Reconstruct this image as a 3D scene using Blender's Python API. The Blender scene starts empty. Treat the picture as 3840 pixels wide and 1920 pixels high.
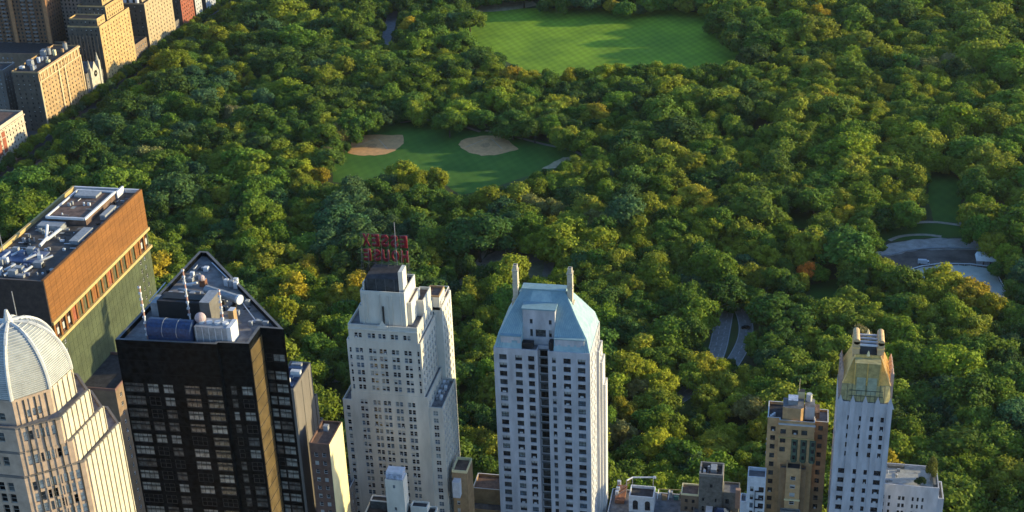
import bpy, bmesh, math, random
import numpy as np
from mathutils import Vector, Matrix
random.seed(7)
RNG = np.random.default_rng(11)
R_ = math.radians
sc = bpy.context.scene
COL = sc.collection

HAZE = 0.000013
# ------------------------------------------------------------------ camera
F_PX, TH, YAW, ROLL, CAMH = 5300.0, R_(26), R_(12), R_(2.1), 330.0
FW = Vector((-math.sin(YAW)*math.cos(TH), math.cos(YAW)*math.cos(TH), -math.sin(TH)))
RT0 = Vector((math.cos(YAW), math.sin(YAW), 0)); UP0 = RT0.cross(FW)
RT = RT0*math.cos(ROLL) - UP0*math.sin(ROLL)
UP = UP0*math.cos(ROLL) + RT0*math.sin(ROLL)
CAMP = Vector((0, 0, CAMH))
def P(x, y, z=0.0):
    "surveying helper: point at height z seen at pixel x, y of the 3840 x 1920 photograph"
    d = FW + RT*((x-1920)/F_PX) - UP*((y-960)/F_PX)
    return CAMP + d*((z-CAMH)/d.z)
def J(p):
    v = Vector(p) - CAMP; w = v.dot(FW)
    return 1920+F_PX*v.dot(RT)/w, 960-F_PX*v.dot(UP)/w, w
cd = bpy.data.cameras.new("camera"); cam = bpy.data.objects.new("camera", cd); COL.objects.link(cam)
cd.sensor_width = 36; cd.lens = F_PX/3840*36; cd.clip_start = 1; cd.clip_end = 8000
m3 = Matrix((RT, UP, -FW)).transposed()
cam.matrix_world = Matrix.Translation(CAMP) @ m3.to_4x4()
sc.camera = cam

# ------------------------------------------------------------------ light
SUN_EL, SUN_AZ = R_(11.5), R_(15)          # azimuth counted from +x (east) towards +y
sd = Vector((math.cos(SUN_AZ)*math.cos(SUN_EL), math.sin(SUN_AZ)*math.cos(SUN_EL), math.sin(SUN_EL)))
sl = bpy.data.lights.new("sun", 'SUN'); sl.energy = 2.95; sl.angle = R_(0.55); sl.color = (1.0, 0.83, 0.44)
so = bpy.data.objects.new("sun", sl); COL.objects.link(so); so.rotation_euler = sd.to_track_quat('Z', 'Y').to_euler()
so.location = (300, 300, 400)
w = bpy.data.worlds.new("World"); sc.world = w; w.use_nodes = True
nt = w.node_tree; sky = nt.nodes.new('ShaderNodeTexSky'); sky.sky_type = 'NISHITA'; sky.sun_disc = False
sky.sun_elevation = SUN_EL; sky.sun_rotation = R_(90)-SUN_AZ; sky.air_density = 1.0; sky.dust_density = 0.6; sky.ozone_density = 4.0
bg = nt.nodes['Background']; bg.inputs['Strength'].default_value = 0.14
nt.links.new(sky.outputs[0], bg.inputs['Color'])
vs = sc.view_settings; vs.view_transform = 'Standard'; vs.look = 'None'; vs.gamma = 1; vs.exposure = 1.45
sc.cycles.max_bounces = 5; sc.cycles.diffuse_bounces = 3; sc.cycles.glossy_bounces = 2; sc.cycles.transmission_bounces = 2
sc.cycles.use_denoising = True

# ------------------------------------------------------------------ materials
MATS = {}
def mat(name, col, rough=0.8, noise=0.15, scale=0.6, metal=0.0, bump=0.0, col2=None, detail=4, spec=0.3, stretch=None):
    if name in MATS: return MATS[name]
    m = bpy.data.materials.new(name); m.use_nodes = True; n = m.node_tree
    b = n.nodes['Principled BSDF']; b.inputs['Roughness'].default_value = rough; b.inputs['Metallic'].default_value = metal
    b.inputs['Specular IOR Level'].default_value = spec
    if noise > 0:
        tc = n.nodes.new('ShaderNodeTexCoord'); mp = n.nodes.new('ShaderNodeMapping')
        if stretch: mp.inputs['Scale'].default_value = stretch
        nz = n.nodes.new('ShaderNodeTexNoise'); nz.inputs['Scale'].default_value = scale; nz.inputs['Detail'].default_value = detail
        nz.inputs['Roughness'].default_value = 0.65
        n.links.new(tc.outputs['Object'], mp.inputs[0]); n.links.new(mp.outputs[0], nz.inputs['Vector'])
        cr = n.nodes.new('ShaderNodeValToRGB')
        cr.color_ramp.elements[0].position = 0.3; cr.color_ramp.elements[1].position = 0.7
        c2 = col2 or tuple(c*(1-noise*1.6) for c in col)
        c1 = tuple(min(1, c*(1+noise*0.6)) for c in col)
        cr.color_ramp.elements[0].color = (*c2, 1); cr.color_ramp.elements[1].color = (*c1, 1)
        n.links.new(nz.outputs['Fac'], cr.inputs[0]); n.links.new(cr.outputs[0], b.inputs['Base Color'])
        if bump > 0:
            bp = n.nodes.new('ShaderNodeBump'); bp.inputs['Strength'].default_value = bump
            n.links.new(nz.outputs['Fac'], bp.inputs['Height']); n.links.new(bp.outputs[0], b.inputs['Normal'])
    else:
        b.inputs['Base Color'].default_value = (*col, 1)
    MATS[name] = m
    return m
def glass(name, col, rough=0.12, var=0.5):
    m = bpy.data.materials.new(name); m.use_nodes = True; n = m.node_tree; b = n.nodes['Principled BSDF']
    b.inputs['Roughness'].default_value = rough; b.inputs['Specular IOR Level'].default_value = 0.6
    tc = n.nodes.new('ShaderNodeTexCoord'); nz = n.nodes.new('ShaderNodeTexNoise'); nz.inputs['Scale'].default_value = 0.9
    oi = n.nodes.new('ShaderNodeObjectInfo'); ad = n.nodes.new('ShaderNodeVectorMath'); ad.operation = 'ADD'
    n.links.new(tc.outputs['Object'], ad.inputs[0]); n.links.new(oi.outputs['Location'], ad.inputs[1]); n.links.new(ad.outputs[0], nz.inputs['Vector'])
    cr = n.nodes.new('ShaderNodeValToRGB'); cr.color_ramp.elements[0].position = .35; cr.color_ramp.elements[1].position = .65
    cr.color_ramp.elements[0].color = (*[c*(1-var) for c in col], 1); cr.color_ramp.elements[1].color = (*[c*(1+var) for c in col], 1)
    n.links.new(nz.outputs['Fac'], cr.inputs[0]); n.links.new(cr.outputs[0], b.inputs['Base Color'])
    MATS[name] = m; return m

M = mat
stone_w = M('pale_limestone', (.58, .56, .55), noise=.14, scale=.18, stretch=(1, 1, .25))
lavender = M('pale_brick', (.46, .46, .49), noise=.2, scale=.35, stretch=(1, 1, .25))
cream = M('cream_brick', (.58, .54, .47), noise=.16, scale=.25, stretch=(1, 1, .2))
cream2 = M('cream_stone_panel', (.62, .59, .52), noise=.12, scale=.35, stretch=(1, 1, .3))
black_gl = glass('black_curtain_glass', (.006, .007, .008), rough=.3, var=.6)
black_gl.node_tree.nodes['Principled BSDF'].inputs['Specular IOR Level'].default_value = .03
bronze = M('bronze_glass_strip', (.12, .085, .04), rough=.3, noise=.35, scale=.4, spec=.6)
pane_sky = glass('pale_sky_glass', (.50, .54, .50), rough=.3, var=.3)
pane_pale = glass('pale_blind_sheen_glass', (.18, .21, .21), rough=.25, var=.35)  # pale reflections on dark glass painted into pane colour, shared with blinds
pane_dim = glass('dim_blind_sheen_glass', (.055, .065, .068), rough=.2, var=.5)
win_dark = glass('dark_window_glass', (.018, .020, .024), rough=.1, var=.5)
win_blue = glass('blue_sheen_glass', (.09, .13, .17), rough=.15, var=.3)  # bluish reflection painted into the glass colour
blind = M('window_blind', (.42, .42, .40), noise=.1, scale=2)
wframe = M('white_window_frame', (.5, .5, .5), noise=.05)
dframe = M('dark_window_frame', (.03, .03, .03), noise=.1)
roof_gray = M('gray_roof_gravel', (.17, .17, .18), noise=.35, scale=.5)
roof_dark = M('dark_tar_roof', (.045, .042, .045), noise=.4, scale=.5)
roof_brown = M('brown_roof', (.16, .10, .075), noise=.35, scale=.6)
roof_pale = M('pale_roof_paving', (.38, .37, .34), noise=.25, scale=.5)
copper = M('green_copper', (.30, .41, .42), rough=.8, noise=.2, scale=.5, col2=(.21, .32, .37))
copper_e = M('copper_seam', (.20, .32, .37), rough=.7, noise=.1)
orange_br = M('orange_ribbed_panel', (.215, .088, .023), noise=.22, scale=.35, stretch=(1, .25, 3))
trim_y = M('ochre_cornice', (.46, .33, .14), noise=.12)
red_br = M('red_brick', (.30, .09, .05), noise=.25, scale=.6)
olive_w = M('olive_gray_wall', (.064, .080, .042), noise=.22, scale=.2)
tan_br = M('tan_brick', (.36, .23, .12), noise=.22, scale=.35)
tan_d = M('brown_brick', (.22, .15, .10), noise=.2, scale=.35)
cpw_tan = M('buff_brick', (.38, .25, .125), noise=.2, scale=.3)
cpw_gold = M('golden_brick', (.46, .305, .135), noise=.2, scale=.3)
cpw_lt = M('light_buff_brick', (.40, .30, .18), noise=.16, scale=.25)
brick_o = M('orange_brick', (.17, .09, .05), noise=.2, scale=.3)
gray_br = M('gray_brown_stucco', (.17, .15, .135), noise=.22, scale=.12, stretch=(1, 1, .3))
yellow_w = M('pale_yellow_wall', (.74, .63, .36), noise=.08, scale=.3)
dred = M('dark_red_brick', (.15, .085, .065), noise=.25)
white_p = M('white_paint', (.56, .57, .60), noise=.12, scale=.8)
gray_p = M('gray_metal', (.28, .29, .31), rough=.5, noise=.2, scale=1.2)
dark_p = M('black_metal', (.02, .02, .022), rough=.6, noise=.3)
blue_p = M('blue_tarpaulin', (.02, .045, .12), rough=.5, noise=.3, scale=1.5)
pink_p = M('pinkish_gray_dome', (.42, .32, .32), noise=.1)
red_p = M('red_paint', (.30, .03, .03), noise=.2)
sign_r = M('red_sign_letter', (.22, .012, .022), rough=.5, noise=.3, scale=1)
gold_r = M('gilded_roof', (.70, .44, .12), rough=.5, noise=.2, scale=1)
gold_d = M('bronze_green_panel', (.40, .35, .17), rough=.5, noise=.25, scale=.8)
peach = M('peach_granite', (.44, .33, .25), noise=.16, scale=.5)
yel_pier = M('cream_granite_pier', (.56, .50, .37), noise=.14, scale=.6)
dome_m = M('pale_dome_metal', (.30, .32, .32), rough=.5, noise=.15, scale=.6)
dome_rib = M('pale_dome_rib', (.50, .50, .49), rough=.5, noise=.1)
terra = M('terracotta_tile', (.26, .11, .06), noise=.3, scale=1)
stone_d = M('weathered_stone', (.17, .16, .14), noise=.3, scale=.8)
grass = None
side_shade_br = M('shade_darkened_side_brick', (.10, .085, .07), noise=.25, scale=.3)  # side walls darkened in colour to stand in for shade from neighbours
asphalt = M('asphalt', (.27, .26, .25), noise=.2, scale=.5)
concrete = M('concrete', (.22, .22, .23), noise=.2, scale=.5)
path_m = M('path_paving', (.13, .13, .125), noise=.25, scale=.3)
plaza_m = M('gray_plaza_paving', (.36, .33, .30), noise=.25, scale=.2)
dirt = M('infield_dirt', (.58, .31, .13), noise=.22, scale=.25, col2=(.44, .24, .10))
sand = M('pale_dry_earth', (.46, .37, .22), noise=.25, scale=.2)
rink_m = M('rink_paving', (.46, .46, .40), noise=.18, scale=.1)
paint_w = M('road_paint', (.45, .45, .45), noise=.2, scale=2)
bark = M('bark', (.05, .038, .028), noise=.3, scale=3)
rock_m = M('gray_rock', (.18, .18, .18), noise=.4, scale=.3, bump=.5)

def grass_mat(name, c, stripes=0.0, c2=None):
    m = bpy.data.materials.new(name); m.use_nodes = True; n = m.node_tree; b = n.nodes['Principled BSDF']
    b.inputs['Roughness'].default_value = .9; b.inputs['Specular IOR Level'].default_value = .1
    tc = n.nodes.new('ShaderNodeTexCoord')
    nz = n.nodes.new('ShaderNodeTexNoise'); nz.inputs['Scale'].default_value = .035; nz.inputs['Detail'].default_value = 8
    n.links.new(tc.outputs['Object'], nz.inputs['Vector'])
    cr = n.nodes.new('ShaderNodeValToRGB'); cr.color_ramp.elements[0].position = .36; cr.color_ramp.elements[1].position = .62
    c2 = c2 or (c[0]*.65, c[1]*.75, c[2]*.8)
    cr.color_ramp.elements[0].color = (*c2, 1); cr.color_ramp.elements[1].color = (*c, 1)
    n.links.new(nz.outputs['Fac'], cr.inputs[0]); out = cr.outputs[0]
    if stripes:
        for ang in (30, 150):
            mp = n.nodes.new('ShaderNodeMapping'); mp.inputs['Rotation'].default_value = (0, 0, R_(ang))
            wv = n.nodes.new('ShaderNodeTexWave'); wv.inputs['Scale'].default_value = .052; wv.inputs['Distortion'].default_value = .25
            n.links.new(tc.outputs['Object'], mp.inputs[0]); n.links.new(mp.outputs[0], wv.inputs['Vector'])
            mr = n.nodes.new('ShaderNodeMapRange'); mr.inputs['To Min'].default_value = 1-stripes; mr.inputs['To Max'].default_value = 1+stripes
            n.links.new(wv.outputs['Fac'], mr.inputs['Value'])
            mx = n.nodes.new('ShaderNodeVectorMath'); mx.operation = 'SCALE'
            n.links.new(out, mx.inputs[0]); n.links.new(mr.outputs[0], mx.inputs['Scale']); out = mx.outputs[0]
    n.links.new(out, b.inputs['Base Color'])
    return m
grass_meadow = grass_mat('meadow_grass', (.19, .30, .022), .08, c2=(.125, .215, .018))
grass_field = grass_mat('ballfield_grass', (.075, .16, .024), .04)
grass_lawn = grass_mat('lawn_grass', (.055, .125, .02))
forest_floor = grass_mat('woodland_floor', (.07, .10, .03), c2=(.055, .06, .03))

# ------------------------------------------------------------------ mesh builder
class MB:
    def __init__(s): s.v = []; s.f = []; s.m = []; s.mats = []; s.pc = []; s.cur = 0; s.lock = False
    def mi(s, m):
        if m not in s.mats: s.mats.append(m)
        return s.mats.index(m)
    def start(s):
        if not s.lock: s.cur += 1
    def face(s, pts, m):
        s.pc.append(s.cur); i = len(s.v); s.v.extend([tuple(p) for p in pts]); s.f.append(tuple(range(i, i+len(pts)))); s.m.append(s.mi(m))
    def prism(s, poly, z0, z1, m, mt=None, bottom=True):
        s.start()
        n = len(poly)
        for k in range(n):
            a, b = poly[k], poly[(k+1) % n]
            s.face([(a[0], a[1], z0), (b[0], b[1], z0), (b[0], b[1], z1), (a[0], a[1], z1)], m)
        s.face([(p[0], p[1], z1) for p in poly], mt or m)
        if bottom: s.face([(p[0], p[1], z0) for p in reversed(poly)], m)
    def box(s, x0, x1, y0, y1, z0, z1, m, mt=None):
        s.prism([(x0, y0), (x1, y0), (x1, y1), (x0, y1)], z0, z1, m, mt)
    def frustum(s, p0, z0, p1, z1, m, mt=None):
        s.start()
        n = len(p0)
        for k in range(n):
            a, b = p0[k], p0[(k+1) % n]; c, d = p1[(k+1) % n], p1[k]
            s.face([(a[0], a[1], z0), (b[0], b[1], z0), (c[0], c[1], z1), (d[0], d[1], z1)], m)
        s.face([(p[0], p[1], z1) for p in p1], mt or m)
    def tube(s, a, b, r, m, n=8, r2=None, caps=True):
        s.start()
        a = Vector(a); b = Vector(b); d = (b-a).normalized(); r2 = r if r2 is None else r2
        u = d.orthogonal().normalized(); v = d.cross(u)
        A = [a+(u*math.cos(2*math.pi*k/n)+v*math.sin(2*math.pi*k/n))*r for k in range(n)]
        B = [b+(u*math.cos(2*math.pi*k/n)+v*math.sin(2*math.pi*k/n))*r2 for k in range(n)]
        for k in range(n): s.face([A[k], A[(k+1) % n], B[(k+1) % n], B[k]], m)
        if caps: s.face(list(reversed(A)), m); s.face(B, m)
    def ball(s, c, r, m, n=10, h=6, zs=1.0):
        s.start()
        c = Vector(c)
        def pt(i, j):
            t = math.pi*i/h; p = 2*math.pi*j/n
            return c+Vector((r*math.sin(t)*math.cos(p), r*math.sin(t)*math.sin(p), r*zs*math.cos(t)))
        for i in range(h):
            for j in range(n):
                q = [pt(i, j), pt(i+1, j), pt(i+1, j+1), pt(i, j+1)]
                if i == 0: q = [q[0], q[1], q[2]]
                elif i == h-1: q = [q[0], q[1], q[3]]
                s.face(q, m)
    def mesh(s, name, off=(0, 0, 0)):
        me = bpy.data.meshes.new(name)
        v = [(a[0]-off[0], a[1]-off[1], a[2]-off[2]) for a in s.v]
        me.from_pydata(v, [], s.f)
        for m in s.mats: me.materials.append(m)
        me.polygons.foreach_set('material_index', s.m); me.update()
        return me
    def build(s, name, parent=None, label=None, loc=None, stuff=False):
        off = tuple(parent.matrix_world.translation) if parent is not None and loc is None else (loc or (0, 0, 0))
        if parent is not None and loc is None:
            off = parent['_o'] if '_o' in parent.keys() else off
            off = tuple(off)
        o = bpy.data.objects.new(name, s.mesh(name, off)); COL.objects.link(o)
        if parent is not None: o.parent = parent; o['_o'] = list(off)
        elif loc: o.location = loc
        if label: o['label'] = label
        if stuff: o['kind'] = 'stuff'
        return o
def root(name, label, cat, loc, group=None):
    o = bpy.data.objects.new(name, None); COL.objects.link(o); o.location = loc; o.empty_display_size = 1
    o['label'] = label; o['category'] = cat; o['_o'] = list(loc)
    if group: o['group'] = group
    return o
def structure(o): o['kind'] = 'structure'; return o
def lerp(a, b, t): return a+(b-a)*t

# ------------------------------------------------------------------ windows
WCACHE = {}
def window_mesh(w, h, kind, fr):
    key = (round(w, 2), round(h, 2), kind, fr.name)
    if key in WCACHE: return WCACHE[key]
    b = MB(); window_geo(b, w, h, kind, fr, lambda x, y, z: (x, y, z))
    WCACHE[key] = b.mesh('window'); return WCACHE[key]
def window_geo(b, w, h, kind, fr, T):
    "local: x along the wall, y into the wall, z up, origin bottom centre"
    def bx(x0, x1, y0, y1, z0, z1, m):
        c = [(x0, y0), (x1, y0), (x1, y1), (x0, y1)]
        for k in (3, 0, 1):      # left, front, right
            a, d = c[k], c[(k+1) % 4]
            b.face([T(a[0], a[1], z0), T(d[0], d[1], z0), T(d[0], d[1], z1), T(a[0], a[1], z1)], m)
        b.face([T(p[0], p[1], z1) for p in c], m)
    g = {'dark': win_dark, 'blue': win_blue, 'half': win_dark, 'blind': win_blue, 'ac': win_dark, 'pale': pane_pale, 'sky': pane_sky, 'dim': pane_dim, 'black': black_gl}[kind]
    t = min(.12, w*.09)
    b.face([T(-w/2, .1, 0), T(w/2, .1, 0), T(w/2, .1, h), T(-w/2, .1, h)], g)
    bx(-w/2, w/2, 0, .1, 0, t, fr); bx(-w/2, w/2, 0, .1, h-t, h, fr)
    bx(-w/2, -w/2+t, 0, .1, t, h-t, fr); bx(w/2-t, w/2, 0, .1, t, h-t, fr)
    if w > 1.6:
        n = max(1, round(w/1.15)-1)
        for k in range(n):
            xx = -w/2+w*(k+1)/(n+1); bx(xx-t*.4, xx+t*.4, .02, .1, t, h-t, fr)
    bx(-w/2+t, w/2-t, .02, .1, h*.5-t*.3, h*.5+t*.3, fr)
    if kind == 'half': b.face([T(-w/2+t, .085, h*.42), T(w/2-t, .085, h*.42), T(w/2-t, .085, h-t), T(-w/2+t, .085, h-t)], blind)
    if kind == 'blind': b.face([T(-w/2+t, .085, h*.12), T(w/2-t, .085, h*.12), T(w/2-t, .085, h-t), T(-w/2+t, .085, h-t)], blind)
    if kind == 'ac': bx(-w*.22, w*.22, -.35, .02, t, t+h*.25, wframe)

class Bld:
    def __init__(s, name, label, cat, loc, frame=wframe, kinds=('dark',)*5+('half',)*2+('blind',)+('blue',)*2+('ac',), group=None):
        s.r = root(name, label, cat, loc, group); s.wall = MB(); s.wins = []; s.frame = frame; s.kinds = kinds; s.roofs = MB(); s.par = MB()
    def facade(s, a, b, z0, z1, m, cols=None, rows=None, rec=.28, skip=None, kinds=None, frame=None, sill=None, kindf=None):
        a = Vector(a[:2]); b = Vector(b[:2]); W = (b-a).length; u = (b-a)/W; n = Vector((u.y, -u.x))
        cols = [c for c in (cols or []) if c[0] > .05 and c[1] < W-.05]; rows = [r for r in (rows or []) if r[0] > z0+.05 and r[1] < z1-.05]
        def T(x, d, z): q = a+u*x-n*d; return (q.x, q.y, z)
        if not cols or not rows:
            s.wall.face([T(0, 0, z0), T(W, 0, z0), T(W, 0, z1), T(0, 0, z1)], m); return
        cols = sorted(cols); rows = sorted(rows)
        xs = [0]; iscol = []
        for c in cols: iscol += [False, True]; xs += [c[0], c[1]]
        iscol.append(False); xs.append(W)
        # full-height piers between columns, then cells
        for i, ic in enumerate(iscol):
            x0, x1 = xs[i], xs[i+1]
            if x1-x0 < 1e-4: continue
            if not ic:
                s.wall.face([T(x0, 0, z0), T(x1, 0, z0), T(x1, 0, z1), T(x0, 0, z1)], m); continue
            z = z0; ci = (i-1)//2
            for ri, (ra, rb) in enumerate(rows):
                if skip and skip(ci, ri): continue
                s.wall.face([T(x0, 0, z), T(x1, 0, z), T(x1, 0, ra), T(x0, 0, ra)], m)
                s.wall.face([T(x0, 0, ra), T(x0, rec, ra), T(x0, rec, rb), T(x0, 0, rb)], m)
                s.wall.face([T(x1, rec, ra), T(x1, 0, ra), T(x1, 0, rb), T(x1, rec, rb)], m)
                s.wall.face([T(x0, 0, ra), T(x1, 0, ra), T(x1, rec, ra), T(x0, rec, ra)], sill or m)
                s.wall.face([T(x0, rec, rb), T(x1, rec, rb), T(x1, 0, rb), T(x0, 0, rb)], m)
                z = rb
                k = (kindf(ci, ri) if kindf else None) or random.choice(kinds or s.kinds)
                s.wins.append(((x0+x1)/2, ra, x1-x0, rb-ra, k, a, u, n, rec, frame or s.frame))
            s.wall.face([T(x0, 0, z), T(x1, 0, z), T(x1, 0, z1), T(x0, 0, z1)], m)
    def vol(s, poly, z0, z1, m, fac=None, roof=roof_gray, par=.9, parm=None, capm=None, pt=.35, side=None):
        fac = fac or {}
        for k in range(len(poly)):
            a, b = poly[k], poly[(k+1) % len(poly)]
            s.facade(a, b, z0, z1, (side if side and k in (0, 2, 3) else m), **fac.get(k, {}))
        s.roofs.start(); s.par.start()
        if roof is not None: s.roofs.face([(p[0], p[1], z1) for p in poly], roof)
        if par > 0: s.parapet(poly, z1, par, parm or m, pt, capm)
    def parapet(s, poly, z, h, m, t=.35, cap=None):
        n = len(poly); V = [Vector(p[:2]) for p in poly]; ins = []
        for k in range(n):
            e0 = (V[k]-V[k-1]).normalized(); e1 = (V[(k+1) % n]-V[k]).normalized()
            n0 = Vector((-e0.y, e0.x)); n1 = Vector((-e1.y, e1.x)); bis = (n0+n1); dd = bis.dot(n1)
            ins.append(V[k]+bis*(t/max(.35, dd)))
        for k in range(n):
            a, b, c, d = V[k], V[(k+1) % n], ins[(k+1) % n], ins[k]
            for p, q, mm in ((a, b, m), (c, d, m)):
                s.par.face([(p.x, p.y, z), (q.x, q.y, z), (q.x, q.y, z+h), (p.x, p.y, z+h)], mm)
            s.par.face([(a.x, a.y, z+h), (b.x, b.y, z+h), (c.x, c.y, z+h), (d.x, d.y, z+h)], cap or m)
    def finish(s, cap=100):
        s.wall.build('wall', s.r)
        for q_, nm in ((s.roofs, 'roof'), (s.par, 'parapet')):
            for n_ in (pieces(q_) if q_.f else []): n_.build(nm, s.r)
        o3 = Vector(s.r['_o'])
        def score(wn):
            x, z, w_, h_, k, a, u, n, rec, fr = wn; q = a+u*x; p = Vector((q.x, q.y, z+h_/2)); X, Y, D = J(p)
            vis = (CAMP-p).dot(Vector((n.x, n.y, 0)))/(CAMP-p).length
            if not (-10 < X < 3850 and -10 < Y < 1930) or vis < .02: return -1
            return w_*h_*vis/D/D
        ws = sorted(s.wins, key=score, reverse=True)
        ind = [q for q in ws[:cap] if score(q) > 0]; rest = ws[len(ind):]
        for x, z, w_, h_, k, a, u, n, rec, fr in ind:
            o = bpy.data.objects.new('window', window_mesh(w_, h_, k, fr)); COL.objects.link(o); o.parent = s.r
            q = a+u*x-n*(rec-.1); o.location = (q.x-o3.x, q.y-o3.y, z-o3.z); o.rotation_euler = (0, 0, math.atan2(u.y, u.x))
        if rest:
            b = MB()
            for x, z, w_, h_, k, a, u, n, rec, fr in rest:
                if w_ > 1.5 and score((x, z, w_, h_, k, a, u, n, rec, fr)) < 0: k2 = 'dark'
                else: k2 = k
                base = a+u*x-n*(rec-.1)
                T = lambda X, Y, Z, base=base, u=u, n=n, z=z: (base.x+u.x*X-n.x*Y, base.y+u.y*X-n.y*Y, z+Z)
                window_geo(b, w_, h_, k2, fr, T)
            b.build('window', s.r, stuff=True)
        return s.r
def cols(W, n, w, m=None, off=0):
    m = (W-n*w)/(n+1) if m is None else m
    if n == 1: return [((W-w)/2+off, (W+w)/2+off)]
    st = (W-2*m-w)/(n-1); return [(m+k*st+off, m+k*st+w+off) for k in range(n)]
def rows(ztop, pitch, h, n): return [(ztop-h-k*pitch, ztop-k*pitch) for k in range(n)]
def rect(x0, x1, y0, y1): return [(x0, y0), (x1, y0), (x1, y1), (x0, y1)]
WHOLE = {'copper_roof', 'roof_seam', 'dome', 'dome_louvre', 'scaffold', 'floor_band', 'handrail', 'glazed_crown', 'gilded_roof', 'rail', 'frame', 'mast', 'balcony', 'fire_stair', 'dome_rib', 'masonry', 'rib', 'wall', 'body', 'covered_tank', 'cooling_unit', 'rooftop_frame', 'pergola', 'tiled_canopy', 'canopy'}
def pieces(b, gap=.06):
    "split a builder into groups of touching solids"
    ids = sorted(set(b.pc)); bb = {}
    for f_, p_ in zip(b.f, b.pc):
        for i in f_:
            v = b.v[i]; q = bb.setdefault(p_, [1e9]*3+[-1e9]*3)
            for k in range(3): q[k] = min(q[k], v[k]); q[k+3] = max(q[k+3], v[k])
    par = {i: i for i in ids}
    def find(i):
        while par[i] != i: i = par[i]
        return i
    for x in range(len(ids)):
        for y in range(x):
            A, B = bb[ids[x]], bb[ids[y]]
            if all(A[k]-gap <= B[k+3] and B[k]-gap <= A[k+3] for k in range(3)): par[find(ids[x])] = find(ids[y])
    g = {}
    for i in ids: g.setdefault(find(i), set()).add(i)
    out = []
    for st in g.values():
        n = MB(); n.mats = b.mats
        for f_, p_, m_ in zip(b.f, b.pc, b.m):
            if p_ in st:
                i = len(n.v); n.v.extend(b.v[k] for k in f_); n.f.append(tuple(range(i, i+len(f_)))); n.m.append(m_)
        used = sorted(set(n.m)); n.mats = [b.mats[u] for u in used]; n.m = [used.index(q) for q in n.m]; n.pc = [0]*len(n.f)
        out.append(n)
    return out
def part(r, name, fn, label=None):
    b = MB(); fn(b)
    if name in WHOLE: return b.build(name, r, label)
    pcs = pieces(b)
    if len(pcs) > 80: return b.build(name, r, label)
    o = None
    for n in pcs: o = n.build(name, r, label)
    return o
def fac(c, r, **k): return dict(cols=c, rows=r, **k)

def clutter(b, x0, x1, y0, y1, z, n, seed=1):
    rr = random.Random(seed)
    def f(m):
        for k in range(n):
            x = rr.uniform(x0, x1-1.2); y = rr.uniform(y0, y1-1.2); t = rr.random(); c = rr.choice([gray_p, gray_p, roof_pale, dark_p, white_p])
            if t < .45: m.box(x, x+rr.uniform(.5, 1.3), y, y+rr.uniform(.5, 1.2), z+.01, z+rr.uniform(.4, 1.3), c)
            elif t < .7: m.tube((x, y, z), (x, y, z+rr.uniform(.5, 1.4)), rr.uniform(.12, .35), c, n=8)
            else:
                L = rr.uniform(1.5, 4); d = rr.random() < .5
                m.tube((x, y, z+.2), (min(x1, x+L) if d else x, y if d else min(y1, y+L), z+.2), .11, c, n=6)
    part(b.r, 'rooftop_unit', f)
    def g(m):
        for k in range(max(2, n//4)):
            x = rr.uniform(x0, x1-1.5); y = rr.uniform(y0, y1-1.5); a = rr.uniform(.8, 2.6); c_ = rr.uniform(.8, 2.2)
            m.face([(x, y, z+.006+k*.0011), (min(x1, x+a), y+rr.uniform(-.2, .2), z+.006+k*.0011), (min(x1, x+a), min(y1, y+c_), z+.006+k*.0011), (x, min(y1, y+c_), z+.006+k*.0011)], rr.choice([roof_dark, roof_pale, roof_gray, roof_brown]))
    q = MB(); g(q); q.build('roof_patch', b.r)

# ================================================================== GROUND
def sheet(name, pts, z, m, zpix=0):
    rg = random.Random(len(pts)*7+int(pts[0][0])); q0 = [P(x, y, zpix) for x, y in pts]; q = []
    for i_, p_ in enumerate(q0):
        n_ = q0[(i_+1) % len(q0)]; k_ = max(1, int((n_-p_).length/3.0))
        for j_ in range(k_):
            w_ = p_.lerp(n_, j_/k_); w_.x += rg.uniform(-.45, .45); w_.y += rg.uniform(-.6, .6); q.append(w_)
    b = MB()
    b.face([(p.x, p.y, z) for p in q], m)
    # keep the face up
    o = b.build(name); me = o.data
    if me.polygons[0].normal.z < 0: me.flip_normals()
    return structure(o)
def ribbon(name, pix, width, z, m, world=False, smooth=True):
    q = [Vector(p) if world else P(*p).to_2d() for p in pix]
    if smooth:
        for _ in range(3):
            n = [q[0]]
            for a, b_ in zip(q[:-1], q[1:]): n += [a*.75+b_*.25, a*.25+b_*.75]
            q = n+[q[-1]]
    b = MB(); L = []; Rr = []
    for i, p in enumerate(q):
        t = (q[min(i+1, len(q)-1)]-q[max(i-1, 0)]).normalized(); nn = Vector((-t.y, t.x))
        L.append(p+nn*width/2); Rr.append(p-nn*width/2)
    for i in range(len(q)-1):
        b.face([(Rr[i].x, Rr[i].y, z), (Rr[i+1].x, Rr[i+1].y, z), (L[i+1].x, L[i+1].y, z), (L[i].x, L[i].y, z)], m)
    return structure(b.build(name)), q
def rectsheet(name, x0, x1, y0, y1, z, m):
    b = MB(); b.face([(x0, y0, z), (x1, y0, z), (x1, y1, z), (x0, y1, z)], m); return structure(b.build(name))
rectsheet('ground', -4000, 4000, -1500, 6000, 0, forest_floor)
street_a = M('street_asphalt', (.07, .07, .075), noise=.2, scale=.4)
rectsheet('city_ground', -4000, 4000, -1500, 424, .02, street_a)
rectsheet('city_ground', -4000, -462, 424, 6000, .02, street_a)
def slab(name, x0, x1, y0, y1, z0, z1, m):
    b = MB(); b.box(x0, x1, y0, y1, z0, z1, m); return structure(b.build(name))
slab('pavement', -486.5, -482, 430, 2500, 0, .15, concrete)
slab('pavement', -466, -461, 430, 2500, 0, .15, concrete)
slab('pavement', -460, 900, 421, 425, 0, .15, concrete)
slab('pavement', -460, 900, 402, 406, 0, .15, concrete)
mk = MB()
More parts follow.
